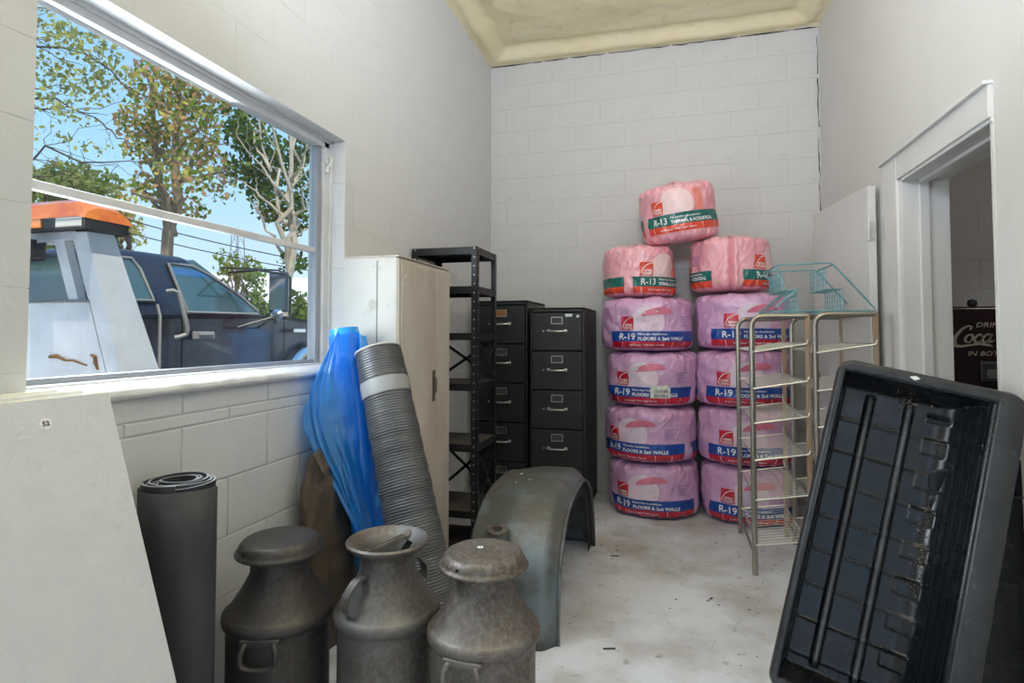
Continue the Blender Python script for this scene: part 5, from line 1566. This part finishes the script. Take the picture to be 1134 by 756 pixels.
o = stuff(b.build('leaf_litter', lit)); tag(o, 'dry brown leaf crumbs caught inside the black sled', 'leaf litter')
# second black panel tucked behind the sled
pn = thing('black_panel', 'ridged black plastic panel tucked between the sled and the right wall', 'panel', (0.97, 2.27, 0))
def panel_pt(u_, v_):
    x, z = 0.84 + 0.262 * u_, 0.865 - 0.05 * (1 - u_) - (0.865 - 0.05 * (1 - u_)) * v_
    d = 0.0
    for c in (0.735, 0.47, 0.205): d += 0.007 * max(0, 1 - abs(z - c) / 0.008)
    return (x, 2.262 + 0.02 * (1 - v_) + d, z)
bin_(MB().grid(panel_pt, 12, 110), 'sheet', sled_m, pn, smooth=True, sharp=60, solid=0.006)
for c in (0.735, 0.205):
    bin_(MB().tube([(0.85, 2.270, c + 0.012), (1.10, 2.270, c + 0.012)], 0.004, 6), 'ridge', mat('scuffed_rim_reflection_grey', (0, 0, 0)), pn, smooth=True)

# ------------------------------------------------------------------ bottle vending machine in the store room
cm_ = mat('maroon_machine_enamel', (0.020, 0.003, 0.007), 0.22, coat=0.3, col2=(0.016, 0.0025, 0.006), scale=3)
cream = mat('cream_lettering', (0.48, 0.43, 0.36), 0.5)
VX0, VX1, VY0, VY1, VH = 1.472, 2.195, 4.0, 4.62, 1.44
vm = thing('vending_machine', 'dark maroon bottle vending machine with cream script in the store room', 'vending machine', ((VX0 + VX1) / 2, (VY0 + VY1) / 2, 0))
rad = 0.16
outl = [(VX0, 0.06)] + [(VX0 + rad - rad * cos(a), VH - rad * 0.75 + rad * 0.75 * sin(a)) for a in [pi / 2 * i / 10 for i in range(11)]] + [(VX1 - rad + rad * sin(a), VH - rad * 0.75 + rad * 0.75 * cos(a)) for a in [pi / 2 * i / 10 for i in range(11)]] + [(VX1, 0.06)]
bm = bmesh.new()
f1 = [bm.verts.new((x, VY0, z)) for x, z in outl]; f2 = [bm.verts.new((x, VY1, z)) for x, z in outl]
ff = bm.faces.new(f1); bm.faces.new(f2[::-1])
for i in range(len(outl)):
    j = (i + 1) % len(outl); bm.faces.new((f1[j], f1[i], f2[i], f2[j]))
bmesh.ops.recalc_face_normals(bm, faces=bm.faces[:])
bmesh.ops.bevel(bm, geom=list(ff.edges), offset=0.022, segments=3, profile=0.5, affect='EDGES')
bin_(MB().addbm(bm), 'cabinet', cm_, vm, smooth=True, sharp=35)
bin_(MB().box(VX0 + 0.05, VX1 - 0.05, VY0 + 0.05, VY1, 0, 0.065), 'kick_base', blackp, vm)
bin_(MB().lathe([(0.0, 0.048), (0.018, 0.042), (0.026, 0.026), (0.024, 0.01), (0.014, 0.0)], 18, c=(1.752, VY0 + 0.08, VH)), 'top_knob', blackp, vm, smooth=True)
bin_(MB().box(1.745, 1.90, VY0 - 0.012, VY0 + 0.004, 1.00, 1.118, bev=0.012), 'coin_plate', mat('dull_nickel', (0.13, 0.13, 0.14), 0.3, 0.8), vm)
bin_(MB().box(1.775, 1.865, VY0 - 0.020, VY0 - 0.008, 1.02, 1.07, bev=0.005), 'coin_slot', mat('nickel_bright', (0.35, 0.35, 0.36), 0.3, 0.9), vm)
def flat_text(s, size, x0, z0, width, bold=0.0, shear=0.0):
    vs, fs = text_2d(s, size, bold, width, shear)
    return [(x0 + x, VY0 - 0.002, z0 + z) for x, z in vs], fs
tb = MB()
tb.add(*flat_text('DRINK', 0.040, 1.732, 1.317, 0.155, 0.0008, 0.25))
o_l = bin_(tb, 'lettering', cream, vm)
tb = MB(); tb.add(*flat_text('IN BOTTLES', 0.038, 1.688, 1.150, 0.250, 0.0006, 0.25))
bin_(tb, 'lettering', cream, vm)
# the script, drawn with a broad pen
SCR = MB()
def pen(P, W, x0, z0, s):
    P = [(Vector((p[0], 0, p[1]))) for p in P]
    Q = smooth_path(P, 6); n = len(Q); vs = []
    for i, q in enumerate(Q):
        t = (Q[min(i + 1, n - 1)] - Q[max(i - 1, 0)]).normalized(); nn = Vector((-t.z, 0, t.x))
        f = i / (n - 1) * (len(W) - 1); k_ = min(int(f), len(W) - 2); w = W[k_] * (1 - (f - k_)) + W[k_ + 1] * (f - k_)
        for sg in (1, -1):
            p = q + nn * w * sg * 0.5
            vs.append((x0 + (p.x + 0.22 * p.z) * s, VY0 - 0.0022 - 0.0002 * (len(SCR.f) % 3), z0 + p.z * s))
    SCR.add(vs, [(2 * i, 2 * i + 1, 2 * i + 3, 2 * i + 2) for i in range(n - 1)])
S_ = 0.112; sx, sz = 1.612, 1.205
def cap_C(x, swash=True):
    P = [(x + .62, .86), (x + .66, 1.0), (x + .52, 1.06), (x + .28, .92), (x + .08, .6), (x + .02, .3), (x + .12, .06), (x + .36, .0)]
    P += [(x + .8, .07), (x + 1.2, .13), (x + 1.55, .08), (x + 1.8, .0)] if swash else [(x + .62, .08), (x + .75, .2)]
    pen(P, [.10, .08, .08, .13, .18, .20, .19, .13, .10, .14, .14, .03] if swash else [.10, .08, .08, .13, .18, .20, .16, .10, .04], sx, sz, S_)
def low_o(x): pen([(x + .2, .62), (x + .06, .56), (x, .38), (x + .08, .22), (x + .24, .24), (x + .32, .42), (x + .28, .58), (x + .18, .63)], [.07, .10, .13, .10, .07, .11, .10, .06], sx, sz, S_)
def low_c(x): pen([(x + .30, .52), (x + .24, .62), (x + .10, .56), (x + .02, .38), (x + .08, .23), (x + .22, .22), (x + .36, .34)], [.09, .08, .11, .13, .12, .08, .03], sx, sz, S_)
def low_a(x): pen([(x + .32, .60), (x + .16, .63), (x + .03, .48), (x + .02, .30), (x + .12, .22), (x + .26, .34), (x + .34, .58)], [.06, .08, .12, .12, .09, .07, .08], sx, sz, S_); pen([(x + .36, .64), (x + .30, .40), (x + .33, .24), (x + .44, .25), (x + .52, .34)], [.12, .13, .12, .08, .03], sx, sz, S_)
cap_C(0.0); low_o(.50); low_c(.90); low_a(1.28); pen([(1.82, .62), (2.05, .66)], [.08, .08], sx, sz, S_)
cap_C(2.02, False); low_o(2.52); pen([(2.96, .40), (3.10, .80), (3.08, 1.0), (2.98, .9), (2.92, .5), (2.98, .25), (3.10, .28), (3.16, .36)], [.05, .07, .08, .12, .13, .12, .07, .03], sx, sz, S_); low_a(3.22)
bin_(SCR, 'script_lettering', cream, vm)

# ------------------------------------------------------------------ store room fill lamp and floor grit
lamp('store_room_fill', 'POINT', (2.35, 3.2, 2.42), (0, 0, 0), 6.0, (1.0, 0.93, 0.84), shadow_soft_size=0.05)  # unseen lamp added to lift the dark store room

fr_ = random.Random(4); b = MB()
for _ in range(300):
    x = fr_.uniform(-0.9, 0.95); y = fr_.uniform(2.1, 4.6); s = fr_.choice((.0015, .002, .002, .003, .0045)) * fr_.uniform(.6, 1.3)
    a_ = fr_.uniform(0, 6.3); el = fr_.uniform(1.0, 2.4)
    P = [Vector((x + s * el * cos(a_ + k * 1.57), y + s * sin(a_ + k * 1.57), 0.0005)) for k in range(4)]
    b.add(P + [Vector((x, y, s * .8))], [(0, 1, 4), (1, 2, 4), (2, 3, 4), (3, 0, 4)])
for (x, y, L, a_) in ((-0.25, 2.42, .05, .3), (0.18, 3.0, .02, 1), (-0.32, 3.42, .05, .1)):
    b.box(-L * .5, L * .5, -.004, .004, 0.0, .004, Matrix.Translation((x, y, 0)) @ Matrix.Rotation(a_, 4, 'Z'))
o = stuff(b.build('floor_grit', mat('grit', (0.09, 0.075, 0.06), 0.95))); tag(o, 'dark grit and chips scattered over the concrete floor', 'grit')
